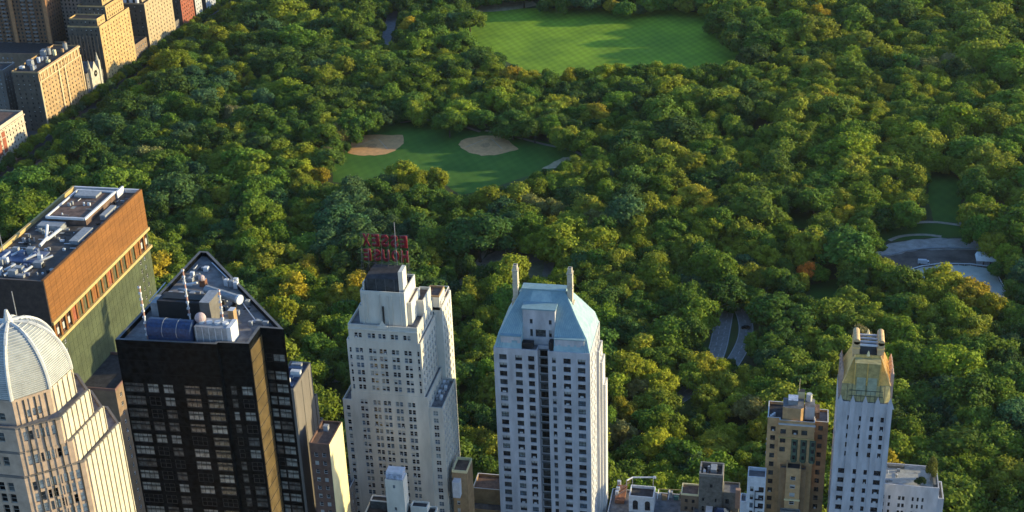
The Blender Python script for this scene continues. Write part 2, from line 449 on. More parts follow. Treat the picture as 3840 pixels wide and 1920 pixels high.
for k in range(120): mk.face([(-474.1, 432+k*9, .03), (-473.9, 432+k*9, .03), (-473.9, 436+k*9, .03), (-474.1, 436+k*9, .03)], paint_w)
structure(mk.build('road_markings'))

def zp(l, ox, oy, s): return [(ox+x*s, oy+y*s) for x, y in l]
Z1 = lambda l: zp(l, 1200, 0, .6211)
MEADOW = [(1600, 112), (1720, 100), (1735, 50), (1900, 32), (2250, 28), (2350, 55), (2480, 22), (2560, 40), (2700, 60), (2688, 130), (2730, 175), (2885, 195), (2885, 262), (2560, 275), (2200, 278), (2080, 285), (1960, 262), (1870, 215), (1780, 172), (1640, 130)]
FIELD = Z1([(80, 1100), (75, 1000), (150, 930), (190, 820), (420, 745), (520, 725), (640, 720), (760, 785), (1120, 795), (1400, 865), (1590, 930), (1400, 1025), (1230, 1070), (1100, 1115), (850, 1180), (780, 1130), (640, 1060), (420, 1010), (380, 1070), (250, 1110)])
INF1 = Z1([(168, 925), (200, 832), (250, 818), (360, 814), (500, 815), (507, 865), (450, 912), (400, 932), (330, 940), (240, 938)])
INF2 = Z1([(836, 872), (850, 850), (900, 832), (1000, 818), (1110, 822), (1150, 862), (1200, 900), (1120, 925), (1050, 938), (980, 941), (900, 922), (850, 895)])
INF3 = Z1([(1335, 1020), (1470, 950), (1570, 952), (1500, 990), (1410, 1018)])
INF4 = Z1([(125, 1098), (255, 1088), (260, 1110), (200, 1150), (180, 1140)])
DIRTTOP = [(1745, 32), (1790, 14), (1850, 8), (1995, 2), (2015, 20), (1990, 26), (1930, 36), (1850, 44), (1770, 46)]
Z3 = lambda l: zp(l, 2900, 680, .4348)
RINK = Z3([(1160, 780), (1280, 745), (1440, 722), (1700, 728), (1860, 748), (1930, 820), (2000, 950), (1990, 1040), (1800, 1020), (1500, 960), (1250, 880)])
PLAZA = Z3([(850, 600), (1000, 542), (1200, 503), (1450, 490), (1740, 500), (1830, 560), (1820, 590), (1700, 590), (1300, 590), (1150, 610), (1000, 650), (860, 660)])
YARD = Z3([(860, 660), (1000, 650), (1150, 610), (1300, 590), (1700, 590), (1820, 590), (1940, 640), (1960, 720), (1860, 748), (1700, 728), (1440, 722), (1280, 745), (1160, 780), (1050, 740), (950, 700)])
LAWN1 = Z3([(940, 415), (1080, 388), (1250, 362), (1400, 352), (1560, 378), (1680, 430), (1640, 480), (1500, 488), (1300, 488), (1050, 515), (920, 520), (860, 480)])
LAWN2 = [(3490, 640), (3560, 630), (3610, 700), (3600, 790), (3590, 835), (3500, 832), (3480, 740)]
ROCKS = Z3([(1590, 260), (1700, 215), (1860, 120), (2162, 150), (2300, 180), (2300, 250), (1900, 262), (1830, 330), (1790, 420), (1720, 410), (1600, 370)])
LAWN3 = [(3040, 1070), (3150, 1040), (3200, 1080), (3120, 1130), (3040, 1130)]
LAWN4 = [(2935, 790), (3000, 770), (3070, 800), (3060, 860), (2960, 850)]
PLAY = [(1710, 1085), (1790, 990), (1830, 955), (1900, 925), (2060, 925), (2085, 955), (2070, 1050), (1960, 1030), (1900, 990), (1840, 1000), (1790, 1060), (1740, 1095)]
WDRIVE = [(1428, 165), (1440, 90), (1462, 50), (1500, 40), (1485, 100), (1465, 170)]
TOPR = [(2893, 0), (2935, 0), (2955, 95), (2930, 95)]
CDRIVE = [(2690, 1160), (2760, 1140), (2825, 1200), (2812, 1265), (2790, 1310), (2745, 1350), (2690, 1355), (2664, 1330), (2680, 1240)]
GAP1 = [(2795, 440), (2850, 425), (2890, 455), (2880, 480), (2820, 482)]
GAP2 = [(2440, 560), (2500, 545), (2580, 600), (2560, 640), (2500, 600)]
WALK = [(1195, 1420), (1290, 1415), (1300, 1470), (1200, 1490)]
for nm, pl, z, m in (('meadow_lawn', MEADOW, .06, grass_meadow), ('ballfield_lawn', FIELD, .05, grass_field),
        ('infield', INF1, .09, dirt), ('infield', INF2, .09, dirt), ('infield', INF3, .09, sand), ('infield', INF4, .09, sand),
        ('bare_earth', DIRTTOP, .10, sand), ('plaza', PLAZA, .08, plaza_m), ('yard_ground', YARD, .07, M('dark_yard_ground', (.13, .105, .09), noise=.4, scale=.1)),
        ('rink_surface', RINK, .11, rink_m), ('lawn', LAWN1, .06, grass_lawn), ('lawn', LAWN2, .06, grass_field), ('lawn', LAWN3, .06, grass_lawn),
        ('lawn', LAWN4, .06, grass_field), ('rock_ground', ROCKS, .06, plaza_m), ('playground_paving', PLAY, .05, M('pale_brown_paving', (.22, .20, .17), noise=.3, scale=.15))):
    sheet(nm, pl, z, m)
sheet('sand_court', [(1985, 985), (2040, 980), (2035, 1050), (1975, 1050)], .09, M('olive_sand', (.19, .19, .10), noise=.2, scale=.3))
for cx_, cy_ in ((1395, 548), (1820, 545)):
    g_ = P(cx_, cy_); b = MB(); b.face([(g_.x+3.2*math.cos(k*.52)*random.uniform(.85, 1.1), g_.y+4.2*math.sin(k*.52)*random.uniform(.85, 1.1), .115) for k in range(12)], M('worn_dirt', (.46, .25, .11), noise=.25, scale=.8)); structure(b.build('worn_dirt'))
    for sx_ in (-1, 1):
        b = MB(); b.face([(g_.x+sx_*1.0, g_.y+12, .12), (g_.x+sx_*12-.12, g_.y-5, .12), (g_.x+sx_*12+.12, g_.y-5, .12), (g_.x+sx_*1.0+.24, g_.y+12, .12)], paint_w); 
        if b.f: structure(b.build('base_line'))
# drives and paths
ribbon('road', [(1480, 20), (1465, 90), (1445, 150), (1415, 230), (1380, 300)], 9, .05, M('blue_gray_asphalt', (.20, .20, .21), noise=.2, scale=.3))
ribbon('road', [(2905, -60), (2918, 20), (2945, 100), (2990, 200)], 8, .05, asphalt)
_, rq = ribbon('road', [(2760, 960), (2735, 1060), (2722, 1150), (2706, 1240), (2690, 1320), (2640, 1420), (2540, 1500), (2400, 1560)], 8.5, .05, asphalt)
_, rq2 = ribbon('road', [(2740, 1080), (2790, 1180), (2802, 1250), (2770, 1330), (2690, 1440)], 7, .054, asphalt)
for q_, offs in ((rq, (-3.9, -1.2, 1.4, 3.9)), (rq2, (-3.2, 0, 3.2))):
    b = MB()
    for o_ in offs:
        for i in range(1, len(q_)-2):
            if abs(o_) < 2 and i % 2: continue
            a, c = q_[i], q_[i+1]; t = (c-a).normalized(); n = Vector((-t.y, t.x)); a2 = a+n*o_; c2 = c+n*o_; n = n*.16
            b.face([(a2.x-n.x, a2.y-n.y, .064), (c2.x-n.x, c2.y-n.y, .064), (c2.x+n.x, c2.y+n.y, .064), (a2.x+n.x, a2.y+n.y, .064)], paint_w)
    structure(b.build('road_markings'))
for pth in ([(1500, 460), (1560, 452), (1620, 447), (1700, 460), (1800, 495)], [(1820, 490), (1900, 505), (2050, 545), (2140, 560), (2200, 590)], [(1150, 1445), (1230, 1430), (1330, 1425), (1400, 1440)],
            [(1690, 1110), (1740, 1040), (1800, 975), (1820, 940)], Z3([(750, 470), (850, 400), (950, 378), (1100, 375), (1350, 345), (1560, 372), (1650, 385)]), Z3([(1000, 512), (1100, 470), (1300, 458), (1450, 478)]),
            Z3([(1690, 400), (1780, 430), (1720, 500)]), [(2870, 1195), (2930, 1180), (3000, 1178)], [(2100, 1520), (2300, 1500), (2460, 1480)], [(1700, 1085), (1950, 1090), (2150, 1060)]):
    ribbon('path', pth, 2.6, .15, M('pale_path', (.34, .31, .26), noise=.2, scale=.4))

# ================================================================== BUILDINGS
# ---- pale tower with green copper roof
b = Bld('apartment_tower', 'pale brick tower with a steep green copper roof between two tall chimneys', 'tower', (-71.5, 386, 0), frame=dframe, kinds=('dark', 'dark', 'dark', 'dim', 'pale', 'dim', 'ac', 'half', 'blue'))
HX0, HX1, HY0, HY1 = -86.8, -56.3, 375.4, 397.0
poly = [(HX0, HY0), (-72.9, HY0), (-72.9, HY0+3.2), (-69.6, HY0+3.2), (-69.6, HY0), (HX1, HY0), (HX1, HY1), (HX0, HY1)]
rw = rows(108.3, 3.02, 2.0, 33)
def hcol(c, r):
    return None
b.vol(poly, 0, 110, lavender, {0: fac([(1.7, 4.1), (6.8, 9.0), (10.9, 12.9)], rw, rec=.5), 4: fac([(1.3, 2.5), (4.9, 7.2), (9.4, 11.8)], rw, rec=.5),
    2: fac([(.3, 3.0)], rows(109, 3.02, 2.3, 34), rec=.15, kinds=('black', 'dim', 'black')),
    5: fac([(2, 3), (4.6, 5.6), (8, 9), (11, 12), (15, 16.2), (18.5, 19.7)], rw), 7: fac(cols(21.6, 5, 1.6), rw), 6: fac(cols(30.5, 7, 2), rw)}, roof=roof_gray, par=.5)
b.vol(rect(HX1, HX1+.9, 389.5, 397), 0, 103, stone_w, {1: fac([(2, 3), (5, 6)], rw)}, par=.4, roof=roof_pale)
b.vol(rect(HX1+.9, HX1+1.7, 391, 397), 0, 98, stone_w, {}, par=.4, roof=roof_pale)
b.vol(rect(HX1+1.7, HX1+2.5, 392.5, 397), 0, 89, stone_w, {}, par=.4, roof=roof_pale)
# shoulders
b.vol([(-84.6, 376.4), (-78.3, 376.4), (-78.3, 383), (-84.6, 383)], 110, 114.4, lavender, {0: fac([(3.4, 5.3)], [(110.9, 113)], rec=.4), 1: fac([(1, 3)], [(110.6, 112.8)])}, roof=copper, par=0)
b.vol([(-67.5, 376.4), (-58.3, 376.4), (-58.3, 383), (-67.5, 383)], 110, 114.4, lavender, {0: fac([(1, 1.8), (4, 4.8), (6, 6.8), (8.1, 9.1)], [(110.8, 112.6)], rec=.4)}, roof=copper, par=0)
# central dormer
b.vol([(-78.0, 379.6), (-67.8, 379.6), (-67.8, 386), (-78.0, 386)], 110, 122.6, lavender, {0: dict(cols=[(2.2, 3.1), (4.0, 7.2), (7.4+.8, 9.1)], rows=[(113.0, 115.6), (117.5, 119.2)], rec=.5, skip=lambda c, r: c == 1 and r == 1)}, roof=copper, par=0)
b.finish()
def f(m):
    b0 = rect(HX0+.15, HX1-.15, HY0+.3, HY1-.2); b1 = rect(-85.6, -57.6, 377.4, 395.6); b2 = rect(-82.9, -61.2, 381.2, 393.6); b3 = rect(-79.3, -65.6, 386.6, 389.8)
    for (p, z), (q, zz) in zip(((b0, 110.3), (b1, 114.5), (b2, 119.4)), ((b1, 114.5), (b2, 119.4), (b3, 126))):
        for k in range(4):
            A, B, C, D = p[k], p[(k+1) % 4], q[(k+1) % 4], q[k]
            if k == 0 and z < 119:
                zc = 117.25; yc = 379.6
                for u0, u1, v0, v1 in ((A[0], -78.0, D[0], -78.0), (-67.8, B[0], -67.8, C[0])):
                    m.face([(u0, A[1], z), (u1, A[1], z), (v1, D[1], zz), (v0, D[1], zz)], copper)
                continue
            m.face([(A[0], A[1], z), (B[0], B[1], z), (C[0], C[1], zz), (D[0], D[1], zz)], copper)
    m.face([(x, y, 126) for x, y in b3], copper)
    for x in (-78.0, -67.8): m.face([(x, 375.7, 110.3), (x, 379.9, 110.3), (x, 379.9, 117.6), (x, 377.4, 114.5)], copper)
cr_ = part(b.r, 'copper_roof', f)
def f(m):  # standing seams on front and east slopes
    lv = [((HX0+.15, HX1-.15, HY0+.3), 110.3), ((-85.6, -57.6, 377.4), 114.5), ((-82.9, -61.2, 381.2), 119.4), ((-79.3, -65.6, 386.6), 126)]
    for k in range(1, 40):
        t = k/40
        for (a, z), (c, zz) in zip(lv[:-1], lv[1:]):
            if z < 114 and (.08 < t < .38 or .62 < t < .93): continue
            if z < 121 and .27 < t < .66: continue
            m.tube((lerp(a[0], a[1], t), a[2], z+.05), (lerp(c[0], c[1], t), c[2], zz+.05), .09, copper_e, n=4, caps=False)
    m.box(-79.5, -65.4, 386.3, 390.1, 125.9, 126.35, copper_e)
part(cr_, 'roof_seam', f)
part(cr_, 'dormer_roof', lambda m: (m.box(-78.3, -67.5, 379.2, 386.2, 122.6, 123.0, copper_e), m.box(-84.9, -78.05, 376.1, 383, 114.4, 114.7, copper_e), m.box(-67.75, -58.0, 376.1, 383, 114.4, 114.7, copper_e)))
for cx in (-81.3, -64.0):
    def f(m, cx=cx):
        bg_ = M('beige_chimney_stone', (.50, .44, .34), noise=.2, scale=.8)
        m.box(cx-.8, cx+.8, 385.6, 387.8, 117, 132.4, bg_)
        m.box(cx-.95, cx+.95, 385.45, 387.95, 132.4, 132.8, bg_)
        m.box(cx-.65, cx+.65, 385.8, 387.6, 132.8, 134.2, bg_)
        m.box(cx-.35, cx+.35, 386.3, 387.1, 134.2, 134.26, dark_p)
        m.box(cx-.95, cx+.95, 385.45, 387.95, 127.5, 127.75, bg_); m.box(cx-1.2, cx+1.2, 385.3, 388.1, 117, 122.5, bg_)
    part(cr_, 'chimney', f)
def f(m):
    for k in range(30):
        z = 109.3-k*3.02
        m.box(-72.85, -69.65, 378.35, 378.55, z-.35, z+.05, M('gray_spandrel', (.13, .15, .16), noise=.2))
    m.box(-77.9, -74.4, 376.6, 378.6, 110.55, 112.2, dark_p); m.box(-69.4, -68.2, 376.4, 378.8, 110.55, 113.0, dark_p)
part(b.r, 'recess_spandrel', f)

# ---- cream tower carrying the red roof sign
b = Bld('hotel_tower', 'cream stepped tower with setbacks and dark rooftop machinery below the red sign', 'tower', (-119, 376, 0), kinds=('dark',)*4+('half',)*2+('blue',)*3+('ac',)+('pale',)*2)
rw = rows(118.0, 2.68, 1.8, 43)
pc = []
for c in (3.0, 7.3, 10.7, 14.7, 18.7): pc += [(c-1.22, c-.1), (c+.1, c+1.22)]
b.vol(rect(-130.6, -108.4, 366, 385), 115.2, 120, cream, {0: fac(pc, rw), 1: fac(cols(19, 6, 1.4), rw)}, roof=roof_gray, par=.9)
b.vol(rect(-131.4, -107.6, 365.9, 385), 96, 115.2, cream, {0: fac([(a+.8, c+.8) for a, c in pc]+[(.6, 1.3)]+[(22.5, 23.2)], rw), 1: fac(cols(19.1, 6, 1.4), rw)}, roof=roof_gray, par=.3)
b.vol(rect(-131.6, -106.5, 365.8, 386), 0, 96, cream, {0: fac([(a+1.0, c+1.0) for a, c in pc], rw), 1: fac(cols(20.2, 6, 1.4), rw), 2: fac(cols(25, 8, 1.6), rw)}, roof=roof_gray, par=.3)
b.vol(rect(-134.6, -131.6, 365.7, 386), 0, 92.6, cream, {0: fac([(1.0, 2.3)], rw), 3: fac(cols(20.3, 6, 1.2), rw)}, roof=roof_gray, par=.9)
b.vol(rect(-106.5, -102.0, 366.2, 384.5), 0, 91.6, cream, {0: fac([(1.3, 3.0)], rw), 1: fac(cols(18.3, 7, 1.3), rw)}, roof=roof_gray, par=.9)
b.vol(rect(-110.5, -105.4, 385.05, 397.5), 0, 117.2, cream2, {0: fac([(1.5, 2.5), (4.5, 5.5)], rows(116.5, 2.68, 1.6, 40)), 1: fac(cols(12.4, 4, 1.0), rows(116, 2.68, 1.6, 40))}, roof=roof_brown, par=1.0)
# upper block
b.vol(rect(-126.2, -112.2, 367.6, 380.5), 120, 131.2, cream2, {}, roof=roof_dark, par=.8)
b.vol(rect(-112.2, -108.6, 375.5, 384.9), 120, 124.6, cream2, {}, roof=roof_brown, par=.9)
b.vol(rect(-110.8, -106.0, 385.05, 392), 117.2, 121.8, cream2, {}, roof=roof_brown, par=.6, parm=tan_br)
b.vol(rect(-127.4, -126.2, 368.5, 379), 120, 126, cream2, {}, roof=roof_gray, par=.2); b.vol(rect(-112.2, -110.8, 369.5, 380), 120, 127.5, cream2, {}, roof=roof_brown, par=.2)
b.finish()
def f(m):
    for x in (-125.4, -124.2, -119.9, -120.2, -117.6, -116.3, -113.6): m.box(x-.1, x+.1, 367.3, 367.6, 120.5, 131, cream2)
    m.box(-119.4, -119.0, 367.2, 367.6, 121, 127, dark_p)
    m.face([(-120.6, 365.9, 120.9), (-118.2, 365.9, 120.9), (-119.4, 365.9, 123)], cream2); m.box(-121, -117.8, 365.7, 366.3, 120, 121, cream2)
    m.box(-130.6, -108.4, 365.7, 366.0, 119.2, 119.6, cream2)
part(b.r, 'pilaster', f)
def f(m):
    m.box(-124.8, -114.6, 369.2, 379, 131.25, 135.6, M('dark_louvre', (.05, .055, .06), noise=.4, scale=.8), roof_dark)
    for k in range(4): m.box(-124.4+k*2.9, -124.15+k*2.9, 369.0, 369.2, 131.3, 135.4, M('dull_louvre_post', (.10, .105, .11), noise=.3))
    m.box(-125.6, -125.2, 368.6, 379, 131.25, 134.2, cream2)
part(b.r, 'rooftop_plant_room', f)
part(b.r, 'fin_wall', lambda m: m.prism([(-114.2, 369.2), (-112.9, 369.6), (-112.9, 374), (-114.2, 374.4)], 131.25, 138.2, cream2))
def f(m):
    for x in (-109.8, -105.8):
        for y in (386, 391, 396.5): m.tube((x, y, 117.2), (x, y, 119.9), .16, stone_w)
    for y in (386, 391, 396.5): m.tube((-109.8, y, 119.9), (-105.8, y, 119.9), .16, stone_w)
    for x in (-109.8, -105.8): m.tube((x, 386, 119.9), (x, 396.5, 119.9), .16, stone_w)
    m.box(-109.3, -107.5, 386.5, 390, 117.3, 119.6, cream2); m.box(-108.4, -106.2, 391.5, 395, 117.3, 119.2, roof_brown)
part(b.r, 'rooftop_frame', f)
part(b.r, 'rooftop_unit', lambda m: [m.box(-105.6+i*1.2, -104.8+i*1.2, 372+j*3, 373.6+j*3, 91.65, 92.9, white_p if (i+j) % 2 else gray_p) for i in range(2) for j in range(4)])
# ---- the roof sign (mirrored from the back), standing above the tower
SY = 379.6
zb = [z for z in np.arange(130, 150, .05) if J((-118, SY, z))[1] < 984][0]
sgn = root('roof_sign', 'red letter sign on a steel scaffold above the cream stepped tower, read from behind', 'sign', (-118, SY, zb-1))
sx0, sx1 = P(1540, 980, zb).x, P(1360, 980, zb).x
SX1 = max(sx0, sx1); SX0 = min(sx0, sx1)
def f(m):
    st = M('sign_steel', (.10, .095, .10), rough=.6, noise=.2)
    for k in range(8):
        x = lerp(SX0, SX1, k/7); m.tube((x, SY-.5, zb-5), (x, SY-.5, zb+9.6), .05, st, n=5)
        m.tube((x, SY-.5, zb+5), (x, SY-3.0, zb-5), .06, st, n=5)
    for z in (-.3, 9.6): m.tube((SX0-.4, SY-.5, zb+z), (SX1+.4, SY-.5, zb+z), .05, st, n=5)
    for k in range(7): m.tube((lerp(SX0, SX1, k/7), SY-.5, zb-5), (lerp(SX0, SX1, (k+1)/7), SY-.5, zb-.3), .05, st, n=4)
part(sgn, 'scaffold', f)
def letters(word, z, h):
    W = SX1-SX0; n = len(word); pitch = W/n
    for k, ch in enumerate(word):
        cu = bpy.data.curves.new('letter', 'FONT'); cu.body = ch; cu.size = 1.0; cu.extrude = .0; cu.offset = .05; cu.align_x = 'CENTER'
        ob = bpy.data.objects.new('tmp', cu); COL.objects.link(ob)
        bpy.context.view_layer.update()
        me = bpy.data.meshes.new_from_object(ob); bpy.data.objects.remove(ob)
        bm = bmesh.new(); bm.from_mesh(me)
        r = bmesh.ops.extrude_face_region(bm, geom=bm.faces[:]); bmesh.ops.translate(bm, verts=[v for v in r['geom'] if isinstance(v, bmesh.types.BMVert)], vec=(0, 0, -.12))
        co = [v.co for v in bm.verts]; x0, x1 = min(c.x for c in co), max(c.x for c in co); y0, y1 = min(c.y for c in co), max(c.y for c in co)
        lw = pitch*.80
        for v in bm.verts:
            X = (v.co.x-(x0+x1)/2)/(x1-x0)*lw; Z = (v.co.y-y0)/(y1-y0)*h; v.co = Vector((-X, v.co.z*2.5+.2, Z))
        bmesh.ops.recalc_face_normals(bm, faces=bm.faces[:])
        bm.to_mesh(me); bm.free(); me.name = 'letter'; me.materials.clear(); me.materials.append(sign_r)
        o = bpy.data.objects.new('letter', me); COL.objects.link(o); o.parent = sgn
        xc = SX1-pitch*(k+.5)      # first letter at the east end: reads correctly from the park (north)
        o.location = (xc+118, 0, z-(zb-1))
letters('ESSEX', zb+5.15, 4.2); letters('HOUSE', zb+.1, 4.0)
part(sgn, 'mast', lambda m: m.tube((P(1489, 950, zb+3).x, SY-.4, zb-5), (P(1489, 950, zb+3).x, SY-.4, zb+14), .11, gray_p, n=6))

# ---- black glass tower with triangular roof
MZ = 180.0
b = Bld('glass_tower', 'black glass tower with a triangular gray roof, three masts and a blue covered tank', 'tower', (-122, 262, 0), frame=dframe)
MP = [(-141.8, 246.9), (-118.7, 247.9), (-118.6, 248.7), (-111.7, 249.1), (-111.8, 256.4), (-106.3, 256.3), (-138.3, 291.7), (-140.6, 291.7)]
rwm = rows(170.2, 3.32, 2.35, 40); top3 = rows(180.2-1.2, 3.0, 1.4, 3)
def mk_kind(dens):
    def g(ci, ri):
        rr = 39-ri; q = random.random()
        if q < dens*.45: return 'pale'
        if q < dens*.9: return 'dim'
        return 'black'
    return g
b.vol(MP, 0, MZ, black_gl, {
    0: dict(cols=[(.35, 4.8), (5.7, 8.3), (9.3, 11.7), (14.3, 17.8), (19.3, 22.9)], rows=rwm, rec=.12, kindf=mk_kind(.85)),
    2: dict(cols=[(1.4, 2.7), (3.9, 6.4)], rows=rwm, rec=.12, kindf=mk_kind(.7)),
    4: dict(cols=[(.4, 2.0), (2.2, 5.0)], rows=rwm+[(172.5, 174.6)], rec=.12, kindf=mk_kind(1.0)),
    5: dict(cols=cols(46, 10, 3), rows=rwm, rec=.12, kindf=mk_kind(.4)), 7: dict(cols=cols(44, 10, 3), rows=rwm, rec=.12, kindf=mk_kind(.4))},
    roof=M('gray_brown_roof', (.20, .185, .18), noise=.35, scale=.4), par=1.1, parm=black_gl, capm=M('dull_coping', (.13, .13, .135), noise=.2), pt=.7)
b.finish()
def f(m):
    m.box(-111.68, -111.55, 249.3, 256.2, 0, 179.6, bronze)
    for k in range(54): m.box(-111.62, -111.48, 249.3, 256.2, 179.6-3.32*k-.12, 179.6-3.32*k, dframe)
part(b.r, 'bronze_glass_bay', f)
def f(m):  # floor lines and mullions of the curtain wall
    for k in range(54):
        z = 179.5-3.32*k
        a, c = Vector((-141.8, 246.9)), Vector((-118.7, 247.9)); 
        m.box(-141.7, -118.8, 246.82, 247.5, z-.1, z, dark_p) if False else None
        for A, B in (((-141.8, 246.9), (-118.7, 247.9)), ((-118.6, 248.7), (-111.7, 249.1)), ((-111.8, 256.4), (-106.3, 256.3))):
            A = Vector(A); B = Vector(B); n = Vector((B-A).normalized()); n = Vector((n.y, -n.x))*.04
            m.face([(A.x+n.x, A.y+n.y, z-.22), (B.x+n.x, B.y+n.y, z-.22), (B.x+n.x, B.y+n.y, z), (A.x+n.x, A.y+n.y, z)], M('dark_mullion', (.009, .010, .011), rough=.5, noise=.2, spec=.05))
part(b.r, 'floor_band', f)
Q = lambda x, y, z=MZ: P(x, y, z)
def pbox(m, x0, y0, x1, y1, zt, h, mm, mt=None, dep=None):
    "box whose base sits at height zt, spanning roof pixels from front (x0..x1, y1) to back y0"
    a = P(x0, y1, zt); c = P(x1, y1, zt); d = P((x0+x1)/2, y0, zt)
    m.box(a.x, c.x, (a.y+c.y)/2, dep+(a.y+c.y)/2 if dep else d.y, zt, zt+h, mm, mt)
def f(m):
    a = P(556, 1284, MZ); c = P(724, 1288, MZ)
    y = a.y+2.2
    m.tube((a.x, y, MZ+2.6), (c.x, y, MZ+2.6), 2.3, blue_p, n=14)
    m.box(a.x+.1, c.x-.1, y-2, y+2, MZ+.02, MZ+2, blue_p)
    for t in (.35, .68): m.tube((lerp(a.x, c.x, t), y, MZ+2.6), (lerp(a.x, c.x, t)+.12, y, MZ+2.6), 2.36, gray_p, n=14)
part(b.r, 'covered_tank', f, 'blue covered tank')
def f(m):
    a = P(733, 1288, MZ); c = P(858, 1290, MZ); y = a.y+.4
    m.box(a.x, c.x, y, y+4.2, MZ+.02, MZ+4.0, gray_p, gray_p)
    m.box(c.x, c.x+1.0, y+.1, y+4.1, MZ+.02, MZ+4.2, white_p)
    for k in range(5): m.box(lerp(a.x, c.x, k/5)+.3, lerp(a.x, c.x, k/5)+.42, y-.06, y, MZ+.1, MZ+3.9, white_p)
    for k in range(4): m.tube((lerp(a.x, c.x, k/4)+1, y+2, MZ+4), (lerp(a.x, c.x, k/4)+1, y+2, MZ+4.5), .7, white_p, n=10)
part(b.r, 'cooling_unit', f)
def f(m):
    a = P(598, 1195, MZ); c = P(787, 1200, MZ)
    m.box(a.x, c.x, a.y, a.y+4.5, MZ+.02, MZ+4.6, dark_p, roof_dark)
    m.box(c.x-.6, c.x+1.8, a.y-2.0, a.y+4, MZ+.02, MZ+6.0, M('gray_brown_metal', (.14, .13, .12), noise=.2), gray_p)
    m.box(a.x+1, c.x-1, a.y+1, a.y+3.5, MZ+4.65, MZ+4.9, dark_p)
    m.box(a.x-2.2, a.x-.1, a.y+1, a.y+5, MZ+.02, MZ+3.4, gray_p)
part(b.r, 'plant_room', f)
def f(m):
    a = P(774, 1085, MZ+2.5); c = P(893, 1122, MZ+2.5)
    m.tube(a, c, 1.05, gray_p, n=12); m.tube(c, c+(c-a).normalized()*.6, 1.15, white_p, n=12)
    m.tube((a.x+1, a.y, MZ), (a.x+1, a.y, MZ+2.2), .5, dark_p); m.tube((c.x-1, c.y, MZ), (c.x-1, c.y, MZ+2.2), .5, dark_p)
part(b.r, 'duct', f)
def f(m):
    a = P(762, 1058, MZ+1); m.box(a.x-.7, a.x+.7, a.y-.7, a.y+.7, MZ, MZ+1.8, M('rust_brown', (.2, .09, .05)), white_p); m.ball((a.x, a.y-.6, MZ+2.4), .8, pink_p)
    a = P(868, 1060, MZ+1)
    for dx, dy in ((-1.4, .4), (0, 0), (1.3, -.5), (.6, 1.2)): m.box(a.x+dx-.5, a.x+dx+.5, a.y+dy-.5, a.y+dy+.5, MZ, MZ+1.6, white_p if dx else gray_p)
    for k in range(4): m.tube((a.x-2+k, a.y, MZ), (a.x-2+k, a.y, MZ+2.6), .06, gray_p, n=5)
    a = P(880, 1215, MZ+1); m.box(a.x-1, a.x+.3, a.y-.6, a.y+1.2, MZ+.02, MZ+4.6, tan_br, white_p)
    a = P(700, 1095, MZ); m.tube((a.x-2, a.y, MZ+.6), (a.x+4, a.y-1, MZ+.6), .35, gray_p)
    m.tube((a.x-1, a.y+2.5, MZ+.6), (a.x+2, a.y+2, MZ+1.6), .3, white_p)
    for k in range(4): q = P(640+k*42, 1115, MZ); m.tube((q.x, q.y, MZ), (q.x, q.y, MZ+1.3), .7, gray_p, n=10)
part(b.r, 'rooftop_unit', f)
part(b.r, 'radome', lambda m: m.ball(tuple(P(751, 1192, MZ+4.8)), 1.25, pink_p, n=14, h=9))
clutter(b, -139.5, -134, 275, 286, MZ, 14, 3); clutter(b, -128, -118, 262, 270, MZ, 14, 4); clutter(b, -118, -110, 258, 262, MZ, 8, 5)
def f(m):
    for p0, p1 in (((795, 985), (860, 1050)), ((905, 1130), (960, 1205)), ((620, 1060), (560, 1130))):
        a = P(*p0, MZ+.5); c = P(*p1, MZ+.5); m.tube(a, c, .14, white_p, n=5)
    a = P(650, 1060, MZ+.05); c = P(760, 990, MZ+.05)
part(b.r, 'handrail', f)
for (bx_, by_), (tx, ty) in (((555, 1271), (519, 1073)), ((717, 1222), (693, 1010)), ((846, 1271), (823, 1087))):
    g = P(bx_, by_, MZ); zt = MZ
    while J((g.x, g.y, zt))[1] > ty and zt < 220: zt += .1
    def f(m, g=g, zt=zt):
        n = 9
        for k in range(n):
            z0_, z1_ = lerp(MZ, zt, k/n), lerp(MZ, zt, (k+1)/n)
            m.tube((g.x, g.y, z0_), (g.x, g.y, z1_), .2, white_p if k % 2 else M('pinkish_paint', (.45, .25, .2), noise=.1), n=6)
            m.box(g.x-.35, g.x+.2, g.y-.25, g.y+.25, z1_-.5, z1_-.1, white_p)
    part(b.r, 'mast', f)

